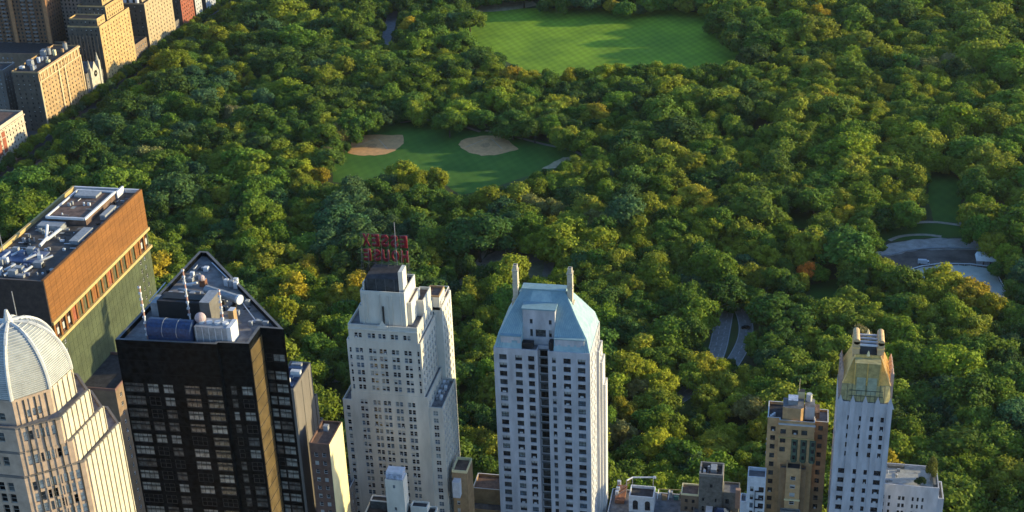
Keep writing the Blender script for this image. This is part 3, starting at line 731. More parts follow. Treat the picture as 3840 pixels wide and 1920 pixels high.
# ---- domed, stepped granite tower
b = Bld('domed_tower', 'stepped granite tower with a ribbed pale dome at the lower left corner', 'tower', (-144.9, 214.5, 0), frame=M('pale_mullion', (.30, .29, .26), noise=.1))
def octo(S1, S2, S3, w=-153.5, sw=-147.2, sy=None):
    sy = S1[1]
    return [(sw-1.2, sy), S1, S2, S3, (S3[0]-5, S3[1]+5.5), (sw, S3[1]+5.5), (w, S3[1]), (w, S2[1])]
tiers = [(185.3, 190.5, (-141.7, 205.5), (-136.6, 210.8), (-135.9, 218.3)), (179.9, 185.3, (-141.2, 203.9), (-134.4, 208.7), (-133.7, 219.4)),
         (174.5, 179.9, (-141.2, 203.7), (-133.4, 209.8), (-132.8, 221.9)), (0, 174.5, (-141.2, 203.4), (-132.1, 210.5), (-131.4, 224.5))]
for z0, z1, S1, S2, S3 in tiers:
    pl = octo(S1, S2, S3)
    Lse = (Vector(S2)-Vector(S1)).length; Le = (Vector(S3)-Vector(S2)).length; nE = max(4, round(Le/1.85)); nS = max(5, round(Lse/1.5))
    rr = rows(z1-1.2, 2.7, 2.1, 64) if z0 == 0 else rows(z1-.8, 2.7, 2.1, 2)
    ck = [(1.2+(Lse-2.0)*k/nS, 1.2+(Lse-2.0)*(k+1)/nS-.30) for k in range(nS)]
    if z1 == 190.5: rr = [(186.2, 187.9)]; ck = ck[1:-1]
    ce = [(.7+(Le-.9)*k/nE+1.25, .7+(Le-.9)*(k+1)/nE-.08) for k in range(nE)]
    re_ = rows(z1-.4, 2.7, 2.45, 64 if z0 == 0 else 2)
    b.vol(pl, z0, z1, peach, {1: dict(cols=ck, rows=rr, rec=.35, kinds=('sky',)*7+('pale', 'dim', 'black')), 2: dict(cols=ce, rows=re_, rec=.25, kinds=('dim', 'black', 'black')),
                              0: dict(cols=[(1.2, 2.6), (3.2, 4.6)], rows=rr, rec=.3, kinds=('black', 'dim'))}, roof=roof_gray, par=.45, parm=gray_br, pt=.5)
b.finish()
def f(m):
    for z0, z1, S1, S2, S3 in tiers:
        A = Vector(S2); B = Vector(S3); Le = (B-A).length; u = (B-A)/Le; n = Vector((u.y, -u.x)); nE = max(4, round(Le/1.85))
        for k in range(nE+1):
            x = .7+(Le-.9)*k/nE
            q = A+u*x; q2 = A+u*min(Le, x+1.2)
            m.prism([(q.x, q.y), (q.x+n.x*.3, q.y+n.y*.3), (q2.x+n.x*.3, q2.y+n.y*.3), (q2.x, q2.y)][::1], z0 if z0 else 70, z1+.5, yel_pier)
        A = Vector(S1); B = Vector(S2); Le = (B-A).length; u = (B-A)/Le; n = Vector((u.y, -u.x)); nS = max(5, round(Le/1.7))
        for k in range(nS+1):
            x = 1.2+(Le-2.0)*k/nS-.28
            q = A+u*x; q2 = A+u*(x+.2)
            m.prism([(q.x, q.y), (q.x+n.x*.16, q.y+n.y*.16), (q2.x+n.x*.16, q2.y+n.y*.16), (q2.x, q2.y)], z0 if z0 else 70, z1+.3, dframe if k % 2 else peach)
part(b.r, 'pier', f)
DC = Vector((-144.9, 214.5)); DZ = 190.5
DB = [(-148.2, 205.5), (-141.7, 205.5), (-136.6, 210.8), (-135.9, 218.3), (-140.9, 223.5), (-148.2, 223.5), (-153.5, 218.3), (-153.5, 210.8)]
dtop = DZ
while J((DC.x, DC.y, dtop))[1] > 1212: dtop += .1
DH = dtop-DZ
def dome_pt(p, t): # t 0..1 height, near-elliptical profile
    r = max(.02, (1-t**2.15)**.5); p = Vector(p); q = DC+(p-DC)*r; return Vector((q.x, q.y, DZ+.4+DH*t))
def f(m):
    N = 16
    for k in range(8):
        a, c = DB[k], DB[(k+1) % 8]
        for i in range(N):
            m.face([dome_pt(a, i/N), dome_pt(c, i/N), dome_pt(c, (i+1)/N), dome_pt(a, (i+1)/N)], dome_m)
dm_ = part(b.r, 'dome', f)
def f(m):
    N = 30
    for k in range(8):
        a, c = Vector(DB[k]), Vector(DB[(k+1) % 8])
        for i in range(1, N):
            t = i/N
            p = dome_pt(a, t); q = dome_pt(c, t); m.tube(p+(p-Vector((DC.x, DC.y, p.z)))*.012, q+(q-Vector((DC.x, DC.y, q.z)))*.012, .09, dome_rib, n=4, caps=False)
part(dm_, 'dome_louvre', f)
for k in range(8):
    def f(m, k=k):
        N = 16; a = DB[k]
        for i in range(N):
            p, q = dome_pt(a, i/N), dome_pt(a, (i+1)/N); m.tube(p, q, .4, dome_rib, n=6, caps=False)
    part(dm_, 'dome_rib', f)
part(dm_, 'finial', lambda m: (m.tube((DC.x, DC.y, dtop), (DC.x, DC.y, dtop+.9), 1.2, dome_rib, n=10, r2=.9), m.tube((DC.x, DC.y, dtop+.9), (DC.x, DC.y, dtop+2.9), .8, dome_rib, n=8, r2=.3)))
part(b.r, 'cornice', lambda m: m.prism([(DC.x+(x-DC.x)*1.02, DC.y+(y-DC.y)*1.02) for x, y in DB], 190.4, 190.9, peach))

# ---- orange panelled block
OX0, OX1, OY0, OY1, OZ = -230.6, -206.6, 326.0, 392.2, 150.0
b = Bld('office_block', 'broad block with an orange ribbed upper wall above a row of red framed windows', 'building', (-218, 359, 0), frame=M('rust_frame', (.3, .07, .03), noise=.2), kinds=('dim', 'dark', 'blue', 'dark'))
b.vol(rect(OX0, OX1, OY0, OY1), 0, OZ-.02, olive_w, {1: fac([(3, 4.2), (5.2, 6.4), (58, 59.2), (61, 62.2)], rows(129, 3.2, 1.7, 36), frame=wframe), 0: fac(cols(24, 8, 1.6), rows(140, 3.4, 2.6, 38), frame=dframe, kinds=('black', 'dim'))}, roof=M('dusty_brown_roof', (.085, .072, .065), noise=.4, scale=.3), par=0)
b.finish()
def f(m):
    m.box(OX1+.003, OX1+.5, OY0, OY1, 137.6, OZ+1.2, orange_br); m.box(OX1-.4, OX1, OY0, OY1, OZ, OZ+1.2, orange_br)
    for k in range(1, 12): m.box(OX1+.5, OX1+.56, OY0+.05, OY1-.05, 137.6+k*1.05, 137.66+k*1.05, M('rust_joint', (.15, .065, .02), noise=.2))
    for k in range(1, 22): m.box(OX1+.5, OX1+.54, OY0+3*k, OY0+3*k+.07, 137.7, OZ+1.1, M('rust_joint', (.28, .10, .03)))
part(b.r, 'ribbed_panel', f, 'orange ribbed upper wall')
sm_ = MB(); smm = M('green_wall_seam', (.046, .060, .034), noise=.2)
for k in range(38): sm_.box(OX1+.003, OX1+.04, OY0, OY1, 129.3-3.2*k, 129.42-3.2*k, smm)
for k in range(1, 27): sm_.box(OX1+.003, OX1+.035, OY0+2.45*k, OY0+2.45*k+.1, 8, 130.2, smm)
sm_.build('wall_seam', b.r)
part(b.r, 'south_band', lambda m: m.box(OX0, OX1+.4, OY0-.35, OY0-.02, 136.6, OZ+1.0, M('dark_brown_panel', (.06, .042, .035), noise=.3)), 'dark brown band')
part(b.r, 'louvre', lambda m: [m.box(OX0+.6+k*1.2, OX0+1.0+k*1.2, OY0-.5, OY0-.02, 118, 136.5, dark_p) for k in range(20)])
part(b.r, 'cornice', lambda m: (m.box(OX1+.003, OX1+1.0, OY0-.1, OY1+.1, 136.6, 137.59, trim_y), m.box(OX1+.003, OX1+1.0, OY0-.1, OY1+.1, 130.3, 131.2, trim_y)))
nb = 19
for k in range(nb):
    y0 = OY0+.8+k*(OY1-OY0-1.6)/nb; y1 = OY0+.8+(k+1)*(OY1-OY0-1.6)/nb
    def f(m, y0=y0, y1=y1, k=k):
        m.box(OX1+.02, OX1+.25, y0+.5, y1-.5, 131.25, 136.55, [win_dark, pane_dim, red_br, pane_pale, olive_w, orange_br][[0, 0, 0, 2, 4, 4, 4, 5, 4, 4, 2, 4, 4, 4, 5, 4, 5, 0, 0][k]])
        m.box(OX1+.02, OX1+.6, y0-.5, y0+.5, 131.25, 136.55, orange_br)
        m.box(OX1+.25, OX1+.32, (y0+y1)/2-.08, (y0+y1)/2+.08, 131.3, 136.5, red_br)
        if k < 3 or k > 16: m.box(OX1+.25, OX1+.35, y0+1.2, y1-1.2, 132.5, 134.6, blind)
    part(b.r, 'window_bay', f)
def f(m):
    m.box(OX0, OX0+.8, OY0, OY1, OZ, OZ+1.2, trim_y); m.box(OX0+.8, OX1-.4, OY1-.7, OY1, OZ, OZ+1.2, white_p); m.box(OX0+.8, OX1-.4, OY0, OY0+.5, OZ, OZ+.9, gray_br)
part(b.r, 'parapet', f)
def f(m):
    m.box(OX0+5, OX1-6, 365.5, 386, OZ+.01, OZ+2.2, roof_brown, roof_brown)
    for a in ((OX0+4.7, OX0+5.2, 365, 386.5), (OX1-6.4, OX1-5.8, 365, 386.5), (OX0+5.2, OX1-6.4, 385.9, 386.5), (OX0+5.2, OX1-6.4, 364.8, 365.5)): m.box(*a, OZ+2.0, OZ+2.7, white_p)
    m.box(OX0+6.5, OX0+14, 381, 385, OZ+2.25, OZ+3.0, gray_p); m.box(OX1-6, OX1-5.4, 386.5, 391.4, OZ+.02, OZ+2.4, white_p)
part(b.r, 'penthouse', f)
clutter(b, OX0+5.5, OX1-7, 366, 380, OZ+2.2, 10, 6); clutter(b, OX0+1.5, OX1-1, 346, 364, OZ, 26, 7); clutter(b, OX0+1.5, OX1-1, 327, 338, OZ, 20, 8); clutter(b, OX1-5, OX1-.8, 366, 390, OZ, 10, 9)
def f(m):
    random.seed(3)
    m.box(OX0+4, OX0+12, 360.5, 364, OZ+.01, OZ+1.6, gray_p); m.box(OX1-5, OX1-2, 352, 362, OZ+.01, OZ+1.2, gray_p)
    m.box(OX1-3.6, OX1-1.8, 370, 378, OZ+.01, OZ+1.6, gray_p)
    for k in range(16):
        x = OX0+2+random.random()*14; y = 328+random.random()*16; s = .6+random.random()*1.3
        m.box(x, x+s*1.6, y, y+s, OZ+.02, OZ+.8+random.random()*2, random.choice([white_p, gray_p, gray_p, M('blue_gray_metal', (.12, .15, .24), noise=.2)]))
    m.box(OX0+1.5, OX0+16, 338, 345.5, OZ+.01, OZ+.5, M('blue_gray_metal', (.12, .15, .24), noise=.2))
part(b.r, 'rooftop_unit', f)
def f(m):
    random.seed(5)
    for a, c in (((-219, 352, 151), (-221.5, 358, 153)), ((-219, 352, 151), (-216.5, 357, 152.6)), ((-219, 348, 151), (-219, 353, 151.5))): m.tube(a, c, .5, white_p, n=8)
    for k in range(10):
        x = -229+random.random()*16; y = 328+random.random()*14; m.tube((x, y, OZ+.9), (x+2.2*random.random()+1, y+2.5, OZ+1.7), .35, white_p, n=7)
    for k in range(14):
        x = -229+random.random()*20; y = 346+random.random()*16; m.tube((x, y, OZ+.2), (x+random.random()*4, y+.3, OZ+.2), .15, white_p, n=5)
part(b.r, 'duct', f)
def f(m):
    for (x, y), t in (((12, 945), 850), ((65, 1195), 1095)):
        g = P(x, y, OZ); zt = OZ
        while J((g.x, g.y, zt))[1] > t: zt += .2
        m.tube((g.x, g.y, OZ), (g.x, g.y, zt), .13, gray_p, n=5)
part(b.r, 'pole', f)

# brown block behind the black tower
b = Bld('brown_block', 'dark brown low block squeezed between the domed tower and the black glass tower', 'building', (-170, 300, 0))
a = P(330, 1440, 110); c = P(440, 1335, 110); 
b.vol(rect(c.x-14, c.x+9, a.y-3, c.y+1), 0, 110, tan_d, {1: fac(cols(20, 5, 1.2), rows(108, 3.2, 1.5, 30))}, roof=roof_dark, par=.8, parm=M('dull_red_coping', (.2, .11, .09), noise=.2))
b.finish()

# gray slab right of the black tower
b = Bld('gray_slab_tower', 'narrow gray brown slab tower right behind the black glass tower', 'tower', (-144, 350, 0))
b.vol(rect(-147.4, -140.9, 341.7, 357.9), 0, 110, gray_br, {0: fac(cols(6.5, 2, 1.3), rows(108, 3.1, 1.6, 30))}, roof=M('blue_gray_roof', (.10, .12, .19), noise=.5, scale=.4), par=1.0)
b.vol(rect(-146.5, -140.6, 357.9, 359.8), 0, 98, gray_br, {}, roof=roof_gray, par=.5)
b.vol(rect(-146.5, -140.3, 359.8, 361.6), 0, 88, gray_br, {}, roof=roof_gray, par=.5)
b.finish()
part(b.r, 'rooftop_unit', lambda m: [m.box(-146.5+random.random()*3, -145+random.random()*3.4, 343+k*2.4, 344.5+k*2.4, 110.02, 111+random.random(), random.choice((gray_p, blue_p, white_p))) for k in range(6)])
part(b.r, 'pilaster', lambda m: [m.box(-140.9, -140.8, 342.2+k*2.1, 342.5+k*2.1, 30, 109.9, M('light_stucco', (.15, .14, .125), noise=.2)) for k in range(0, 8, 3)])
b = Bld('narrow_block', 'small block with a bright pale yellow blank side wall and dark red front', 'building', (-133, 343, 0))
b.vol(rect(-135.9, -129.6, 336.6, 349.3), 0, 95, dred, {0: fac(cols(6.3, 2, 1.2), rows(92.5, 3, 1.5, 25))}, roof=roof_brown, par=.8, parm=dred)
b.finish()
part(b.r, 'party_wall', lambda m: m.box(-129.6, -129.45, 336.6, 349.3, 60, 95.7, yellow_w), 'pale yellow party wall')
part(b.r, 'stair_head', lambda m: m.box(-134, -132.5, 344.5, 346, 95.02, 96.8, gray_p))

# low block in front of cream tower
b = Bld('brick_penthouse_block', 'cream low block with a pale blue tank enclosure in front of the stepped tower', 'building', (-112, 352, 0))
def yz(py, y):
    "height at which a point on plane y projects to pixel row py near x=-112"
    z = 0
    while J((-112, y, z))[1] > py: z += .1
    return z
ya = 346.0; z1 = yz(1808, ya-5)
xL = P(1441, 1810, z1).x; xR = P(1512, 1810, z1).x
zb2 = yz(1893, ya)
b.vol(rect(xL-7, xR+9, ya-14, ya), 0, zb2, cream, {0: fac(cols(xR-xL+16, 6, 1.2), rows(zb2-1.5, 2.9, 1.6, 22))}, roof=roof_dark, par=.6)
b.vol(rect(xL, xR, ya-5, ya-.5), zb2, z1, cream2, {0: fac([(2.3, 3.1)], [(zb2+1.2, zb2+2.6), (z1-2.4, z1-1.2)])}, roof=roof_gray, par=.6)
b.vol(rect(xL-6, xL-.2, ya-3.2, ya-.3), zb2, zb2+2.8, M('dark_louvre', (.05, .055, .06)), {}, roof=roof_dark, par=.3, parm=stone_w)
b.vol(rect(xR+1.2, xR+6.5, ya-3.4, ya-.3), zb2, zb2+1.8, cream2, {}, roof=roof_dark, par=.5)
b.finish()
part(b.r, 'tank_enclosure', lambda m: (m.box(xL+.3, xR-.3, ya-4.6, ya-1, z1+.7, z1+2.6, M('pale_blue_panel', (.42, .48, .62), noise=.35, scale=1.2), white_p), m.box(xL+.2, xR-.2, ya-4.2, ya-.8, z1+2.6, z1+2.9, white_p)))

# between the two big towers
b = Bld('narrow_block', 'slim block with sunlit edge and white roof box right of the cream stepped tower', 'building', (-97, 375, 0))
A = P(1728, 1722, 68); C = P(1772, 1722, 68); D = P(1760, 1770, 68)
b.vol(rect(A.x-1.2, C.x, D.y-1, A.y), 0, 68, tan_br, {0: fac([(1.2, 2.2)], rows(66, 3, 1.6, 20)), 1: {}}, roof=roof_brown, par=.9, parm=yellow_w)
b.finish()
E_ = P(1722, 1790, 62); 
part(b.r, 'roof_box', lambda m: m.box(E_.x-.2, E_.x+2.2, D.y-3.6, D.y-1.02, 60, 66, white_p, white_p))
b = Bld('low_block', 'low tan block with a long parapet between the cream tower and the copper roofed tower', 'building', (-95, 385, 0))
A = P(1772, 1838, 46); C = P(1872, 1845, 46)
b.vol(rect(A.x, C.x+4, A.y, A.y+9), 0, 46, tan_br, {0: fac(cols(C.x+4-A.x, 5, 1.0), rows(41.5, 3, 1.4, 12))}, roof=roof_brown, par=1.0, capm=stone_w)
b.vol(rect(A.x-1, C.x+2.5, A.y-5, A.y), 0, 41, cpw_tan, {0: fac(cols(C.x+3.5-A.x, 4, 1.4), rows(39, 3, 1.4, 12))}, roof=roof_gray, par=.9)
b.vol(rect(C.x+.4, C.x+3.6, A.y+.2, A.y+6), 46, 49.5, stone_d, {0: fac([(.8, 2.0)], [(47, 48.8)])}, roof=roof_dark, par=.5)
b.finish()
b = Bld('low_block', 'gray low rooftops at the foot of the pale yellow wall left of the cream tower', 'building', (-125, 350, 0))
A = P(1262, 1838, 62)
b.vol(rect(A.x-3, A.x+4.5, A.y-6, A.y+8), 0, 62, gray_br, {0: fac(cols(7.5, 3, 1.2), rows(60, 3, 1.6, 18)), 1: fac(cols(14, 4, 1.2), rows(60, 3, 1.6, 18))}, roof=roof_gray, par=.9, capm=stone_w)
b.vol(rect(A.x-2.4, A.x+1.5, A.y, A.y+6), 62, 66, roof_dark, {}, roof=roof_dark, par=.3)
b.finish()

# right of the copper tower: white arched pavilion, pergola
ZA = 46.0
b = Bld('rooftop_house', 'small white roof house with two arched windows right of the copper roofed tower', 'building', (-41, 393, 0))
A = P(2358, 1868, ZA); C = P(2452, 1868, ZA); D = P(2368, 1826, ZA)
b.vol(rect(A.x-7, C.x+17, A.y-8, D.y+5), 0, ZA-5.5, stone_d, {0: fac(cols(C.x-A.x+24, 9, 1.3), rows(ZA-8, 3, 1.5, 12))}, roof=roof_gray, par=.7, capm=stone_w)
b.vol(rect(A.x, C.x, A.y, D.y), ZA-5.5, ZA, white_p, {0: fac([(1.3, 3.1), (5.4, 7.2)], [(ZA-4.6, ZA-1.6)], rec=.4, kinds=('dark',), frame=dframe)}, roof=roof_dark, par=1.0, parm=white_p)
b.finish()
def f(m):
    for x in (A.x+2.2, A.x+6.3): 
        m.tube((x, A.y-.02, ZA-1.55), (x, A.y+.1, ZA-1.55), .9, dark_p, n=16)
part(b.r, 'window_arch', f)
def f(m):
    p = [P(2350, 1802, ZA+1), P(2372, 1790, ZA+1), P(2450, 1790, ZA+1)]
    m.tube(p[0], p[1], .28, white_p); m.tube(p[1], p[2], .28, white_p); m.tube(p[2], p[2]+Vector((.9, 0, 0)), .5, white_p)
    for q in p: m.tube((q.x, q.y, ZA-6), (q.x, q.y, ZA+1), .15, gray_p, n=5)
part(b.r, 'duct', f)
def f(m):
    for k in range(4):
        a = P(2306+k*13, 1862-k*17, ZA-3); c = P(2345+k*9, 1838-k*15, ZA-1.2)
        m.tube(a, c, .22, terra if k % 2 else M('pale_terracotta', (.4, .25, .18), noise=.2), n=5)
    a = P(2305, 1875, ZA-4); c = P(2352, 1820, ZA-4); m.box(a.x, c.x, a.y, c.y, ZA-5.4, ZA-4, terra)
part(b.r, 'tiled_canopy', f)
def f(m):
    for px_ in (2330, 2318, 2316):
        pass
    for k, (x, y) in enumerate(((2322, 1808), (2318, 1832), (2314, 1846))):
        q = P(x, y, ZA-3.2); m.box(q.x-.6, q.x+.6, q.y-.5, q.y+.5, ZA-5.4, ZA-2.6, white_p)
    for k in range(5):
        q = P(2470+k*22, 1852+(k % 2)*8, ZA-4); m.box(q.x-.8, q.x+.8, q.y-.6, q.y+.6, ZA-5.4, ZA-4+(k % 3)*.5, [gray_p, tan_br, gray_p, M('teal_canvas', (.06, .14, .14)), stone_d][k])
part(b.r, 'rooftop_unit', f)
def f(m):
    a = P(2470, 1834, ZA-2); c = P(2562, 1838, ZA-2)
    m.tube(a, c, .16, trim_y, n=5)
    for t in (0, .45, 1): q = a.lerp(c, t); m.tube((q.x, q.y, ZA-5.5), q, .2, yellow_w, n=5)
    for t in (0, .45, 1): q = a.lerp(c, t); m.tube(q, (q.x, q.y-5, ZA-2.6), .14, stone_w, n=5)
part(b.r, 'pergola', f)

ZS = 56.0
b = Bld('stone_tower_house', 'weathered stone square tower with a flat parapet roof near the bottom right centre', 'building', (-19, 400, 0), frame=dframe, kinds=('dark',))
A = P(2622, 1785, ZS); C = P(2712, 1787, ZS); D = P(2625, 1738, ZS)
b.vol(rect(A.x, C.x, A.y, D.y), 0, ZS, stone_d, {0: fac([(1.2, 1.9), (3.6, 4.5), (5.4, 6.0)], [(ZS-4.4, ZS-3), (ZS-10, ZS-8.6), (ZS-14, ZS-12)], skip=lambda c, r: (c != 1) == (r == 2))}, roof=roof_dark, par=1.0, parm=M('light_stone', (.24, .23, .21), noise=.2), pt=.5)
b.vol(rect(C.x, C.x+5.5, A.y+1, D.y), 0, ZS-7, stone_d, {0: fac([(1, 2.2)], [(ZS-11, ZS-9)])}, roof=roof_gray, par=.6)
b.vol(rect(A.x-6, A.x, A.y+1, D.y), 0, ZS-9, tan_d, {0: fac(cols(6, 2, 1), rows(ZS-10.5, 3, 1.4, 10))}, roof=roof_brown, par=.6, parm=yellow_w)
b.finish()
part(b.r, 'rooftop_unit', lambda m: (m.box(A.x+1.2, A.x+2, A.y+1.4, A.y+2.4, ZS+.02, ZS+1.1, white_p), m.box(A.x+3.6, A.x+5.6, A.y+2, A.y+5.5, ZS+.02, ZS+1.6, gray_p), m.tube((A.x+3, A.y+4, ZS), (A.x+3, A.y+4, ZS+1.5), .5, gray_p)))
part(b.r, 'chimney', lambda m: m.box(C.x+4.3, C.x+5.9, A.y+.2, A.y+1.6, ZS-12, ZS-4.6, M('pale_terracotta', (.4, .25, .18), noise=.2)))
clutter(b, A.x+.8, C.x-.8, A.y+.8, D.y-.8, ZS, 8, 12)
b = Bld('blue_canopy_block', 'low block with blue canopies at the foot of the stone tower', 'building', (-18, 388, 0))
q = P(2600, 1895, 44); q2 = P(2745, 1895, 44)
b.vol(rect(q.x, q2.x, q.y-8, q.y+3), 0, 42, stone_d, {0: fac(cols(q2.x-q.x, 5, 1.2), rows(40, 3, 1.5, 12))}, roof=roof_gray, par=.8)
b.finish()
part(b.r, 'canopy', lambda m: (m.frustum(rect(q2.x-6, q2.x-1, q.y-6, q.y+1), 43, rect(q2.x-4.5, q2.x-2.5, q.y-3, q.y-2), 45.5, blue_p), m.box(q2.x-8.5, q2.x-6.3, q.y-5, q.y+1, 42.1, 44.2, white_p)))

# white low block
b = Bld('white_block', 'white painted low block with a dark rectangular roof well left of the tan apartment house', 'building', (-3, 372, 0), frame=dframe)
A = P(2803, 1798, 70); C = P(2872, 1800, 70); D = P(2803, 1760, 70)
b.vol(rect(A.x, C.x, A.y, D.y), 0, 70, white_p, {0: fac([(1.0, 2.0), (3.6, 5.2)], rows(67.5, 3.1, 1.9, 20))}, roof=roof_gray, par=1.2, parm=white_p)
b.vol(rect(A.x-2.0, A.x, A.y+1, D.y), 0, 60, white_p, {}, roof=roof_gray, par=.8)
b.finish()
part(b.r, 'fire_stair', lambda m: [m.box(C.x-3.2, C.x-.6, A.y-.7, A.y-.1, 66-3.1*k, 66.15-3.1*k, dark_p) for k in range(8)]+[m.box(C.x-3.2, C.x-3.0, A.y-.7, A.y-.1, 44, 66, dark_p)])

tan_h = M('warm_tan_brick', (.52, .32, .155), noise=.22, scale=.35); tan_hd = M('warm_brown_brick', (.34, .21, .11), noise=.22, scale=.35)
# tan apartment house
ZT = 88.0
b = Bld('tan_apartment_house', 'tan brick apartment house with green copper bays and cluttered roof beside the gold crowned tower', 'building', (8, 388, 0), frame=dframe, kinds=('dark', 'dark', 'dim', 'ac'))
A = P(2878, 1582, ZT); C = P(3066, 1590, ZT); Wt = C.x-A.x; ty = A.y
rwt = rows(ZT-2.2, 3.3, 1.8, 26)
b.vol([(A.x, ty+1.2), (A.x+3.6, ty+1.2), (A.x+3.6, ty), (C.x-.8, ty), (C.x-.8, ty+11), (A.x, ty+11)], 0, ZT, tan_h,
      {0: fac([(1.1, 2.6)], rwt), 2: dict(cols=[(.5, 2.2), (4.1, 5.9), (6.9, 8.7), (9.7, 11.4)], rows=rwt[:3]+rwt[12:], rec=.4), 3: fac(cols(11, 3, 1.1), rwt), 5: fac(cols(9.8, 3, 1.1), rwt)}, roof=roof_dark, par=1.0, capm=stone_w)
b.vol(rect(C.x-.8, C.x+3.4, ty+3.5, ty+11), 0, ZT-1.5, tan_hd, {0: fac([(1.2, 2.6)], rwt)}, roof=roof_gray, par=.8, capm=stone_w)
zm = ZT-14.5
b.vol(rect(A.x+6.6, C.x-4.2, ty-4.5, ty), 0, zm, tan_h, {0: fac([(1.4, 3.0), (5.4, 7.0)], rows(zm-2, 3.1, 1.5, 20), kinds=('half', 'blind', 'dark'), frame=wframe), 1: fac([(1.5, 2.8)], rows(zm-2, 3.1, 1.5, 20))}, roof=roof_dark, par=.9, parm=tan_h)
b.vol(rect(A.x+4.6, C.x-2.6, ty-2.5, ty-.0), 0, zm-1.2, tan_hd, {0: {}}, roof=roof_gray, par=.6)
b.vol(rect(A.x+5.4, C.x-3.6, ty-6.2, ty-4.5), 0, zm-15, M('light_stone', (.24, .23, .21)), {0: fac(cols(C.x-A.x-9, 3, 1.2), rows(zm-17, 3.1, 1.5, 12))}, roof=roof_gray, par=.8)
b.finish()
def f(m):
    gcop = M('verdigris_bay', (.09, .14, .10), noise=.3, scale=1)
    for x in (A.x+7.7, A.x+10.5, A.x+13.3):
        m.prism([(x-.05, ty), (x+.4, ty-.7), (x+1.5, ty-.7), (x+1.95, ty)], ZT-13.8, ZT-5.6, gcop)
        for k in range(3): m.box(x+.5, x+1.4, ty-.78, ty-.7, ZT-12.6+k*2.6, ZT-11.2+k*2.6, win_dark)
part(b.r, 'bay_window', f, 'green copper bay windows')
part(b.r, 'cornice', lambda m: (m.box(A.x+3.5, C.x-.7, ty-.4, ty, ZT-5.4, ZT-5.0, trim_y), m.box(A.x+3.4, C.x-.6, ty-.5, ty, ZT-.4, ZT, stone_w), m.box(A.x+6.4, C.x-4, ty-4.9, ty-4.5, zm-11, zm-10.6, yellow_w)))
def f(m):
    m.prism([(A.x+4.5, ty+1.5), (A.x+6, ty+1), (A.x+10, ty+1), (A.x+10.8, ty+1.8), (A.x+10.8, ty+7), (A.x+4.5, ty+7)], ZT+.02, ZT+5, tan_h, roof_gray)
    m.box(A.x+6, A.x+9, ty+3, ty+6.5, ZT+5, ZT+6.6, gray_p, M('pale_blue_panel', (.42, .48, .62), noise=.35))
    m.box(A.x+11.2, A.x+14.2, ty+3, ty+8, ZT+.02, ZT+4.6, stone_w, roof_gray); m.box(A.x+14.4, A.x+15.8, ty+4, ty+9, ZT+.02, ZT+2.2, roof_brown)
part(b.r, 'penthouse', f)
def f(m):
    m.tube((A.x+12.4, ty+7, ZT+4.6), (A.x+12.4, ty+7, ZT+7), .9, stone_w, n=10); m.box(A.x+8.9, A.x+11, ty+8, ty+10, ZT+.02, ZT+6.8, yellow_w, roof_dark)
    for k in range(7): m.box(A.x+.7+k*.5 if k < 3 else C.x-4+k*.5, A.x+1.3+k*.5 if k < 3 else C.x-3.4+k*.5, ty+2+k*.8, ty+2.7+k*.8, ZT+.02, ZT+1.1, white_p)
    m.tube((A.x+9.3, ty+9, ZT+6), (A.x+9.3, ty+9, ZT+11), .08, yellow_w, n=5)
part(b.r, 'rooftop_unit', f)

# gold crowned tower
ZG = 105.0
b = Bld('gold_crowned_tower', 'slender pale tower with a gilded sloping crown and slatted top at the right', 'tower', (26.6, 376, 0), frame=dframe, kinds=('dark', 'dark', 'dark', 'ac'))
GX0, GX1, GY0, GY1 = 18.9, 34.4, 367.6, 383.0
rwg = rows(100.2, 3.15, 1.75, 6); rwg2 = rows(81.3, 3.35, 1.8, 24)
p1 = rect(GX0, GX1, GY0, GY1)
b.vol(p1, 83, ZG, lavender, {0: fac([(3.0, 4.0), (6.4, 7.3), (9.6, 10.6), (12.6, 13.6)], rwg), 1: fac(cols(15.4, 4, 1), rwg), 3: fac(cols(15.4, 4, 1), rwg)}, roof=roof_gray, par=0)
b.vol(p1, 0, 83, lavender, {0: fac([(1.6, 3.6), (5.9, 6.9), (9.1, 10.1), (12.0, 14.1)], rwg2), 1: fac(cols(15.4, 5, 1.2), rwg2), 3: fac(cols(15.4, 5, 1.2), rwg2), 2: fac(cols(15.5, 4, 2), rwg2)}, roof=None, par=0)
b.finish()
def f(m):  # pointed parapet panels
    n = 5
    for k in range(n):
        xc = GX0+.6+(GX1-GX0-1.2)*k/(n-1); w_ = 1.25
        m.prism([(xc-w_*.6, GY0-.25), (xc+w_*.6, GY0-.25), (xc+w_*.6, GY0), (xc-w_*.6, GY0)], 20, ZG-.4, lavender)
        m.face([(xc-w_, GY0-.27, ZG-1.5), (xc+w_, GY0-.27, ZG-1.5), (xc, GY0-.1, ZG+2.4)], lavender)
        m.face([(xc+w_, GY0-.27, ZG-1.5), (xc, GY0+.6, ZG-.2), (xc, GY0-.1, ZG+2.4)], dark_p)
        m.face([(xc-w_, GY0-.27, ZG-1.5), (xc, GY0-.1, ZG+2.4), (xc, GY0+.6, ZG-.2)], dark_p)
part(b.r, 'pier', f)
cx = (GX0+GX1)/2
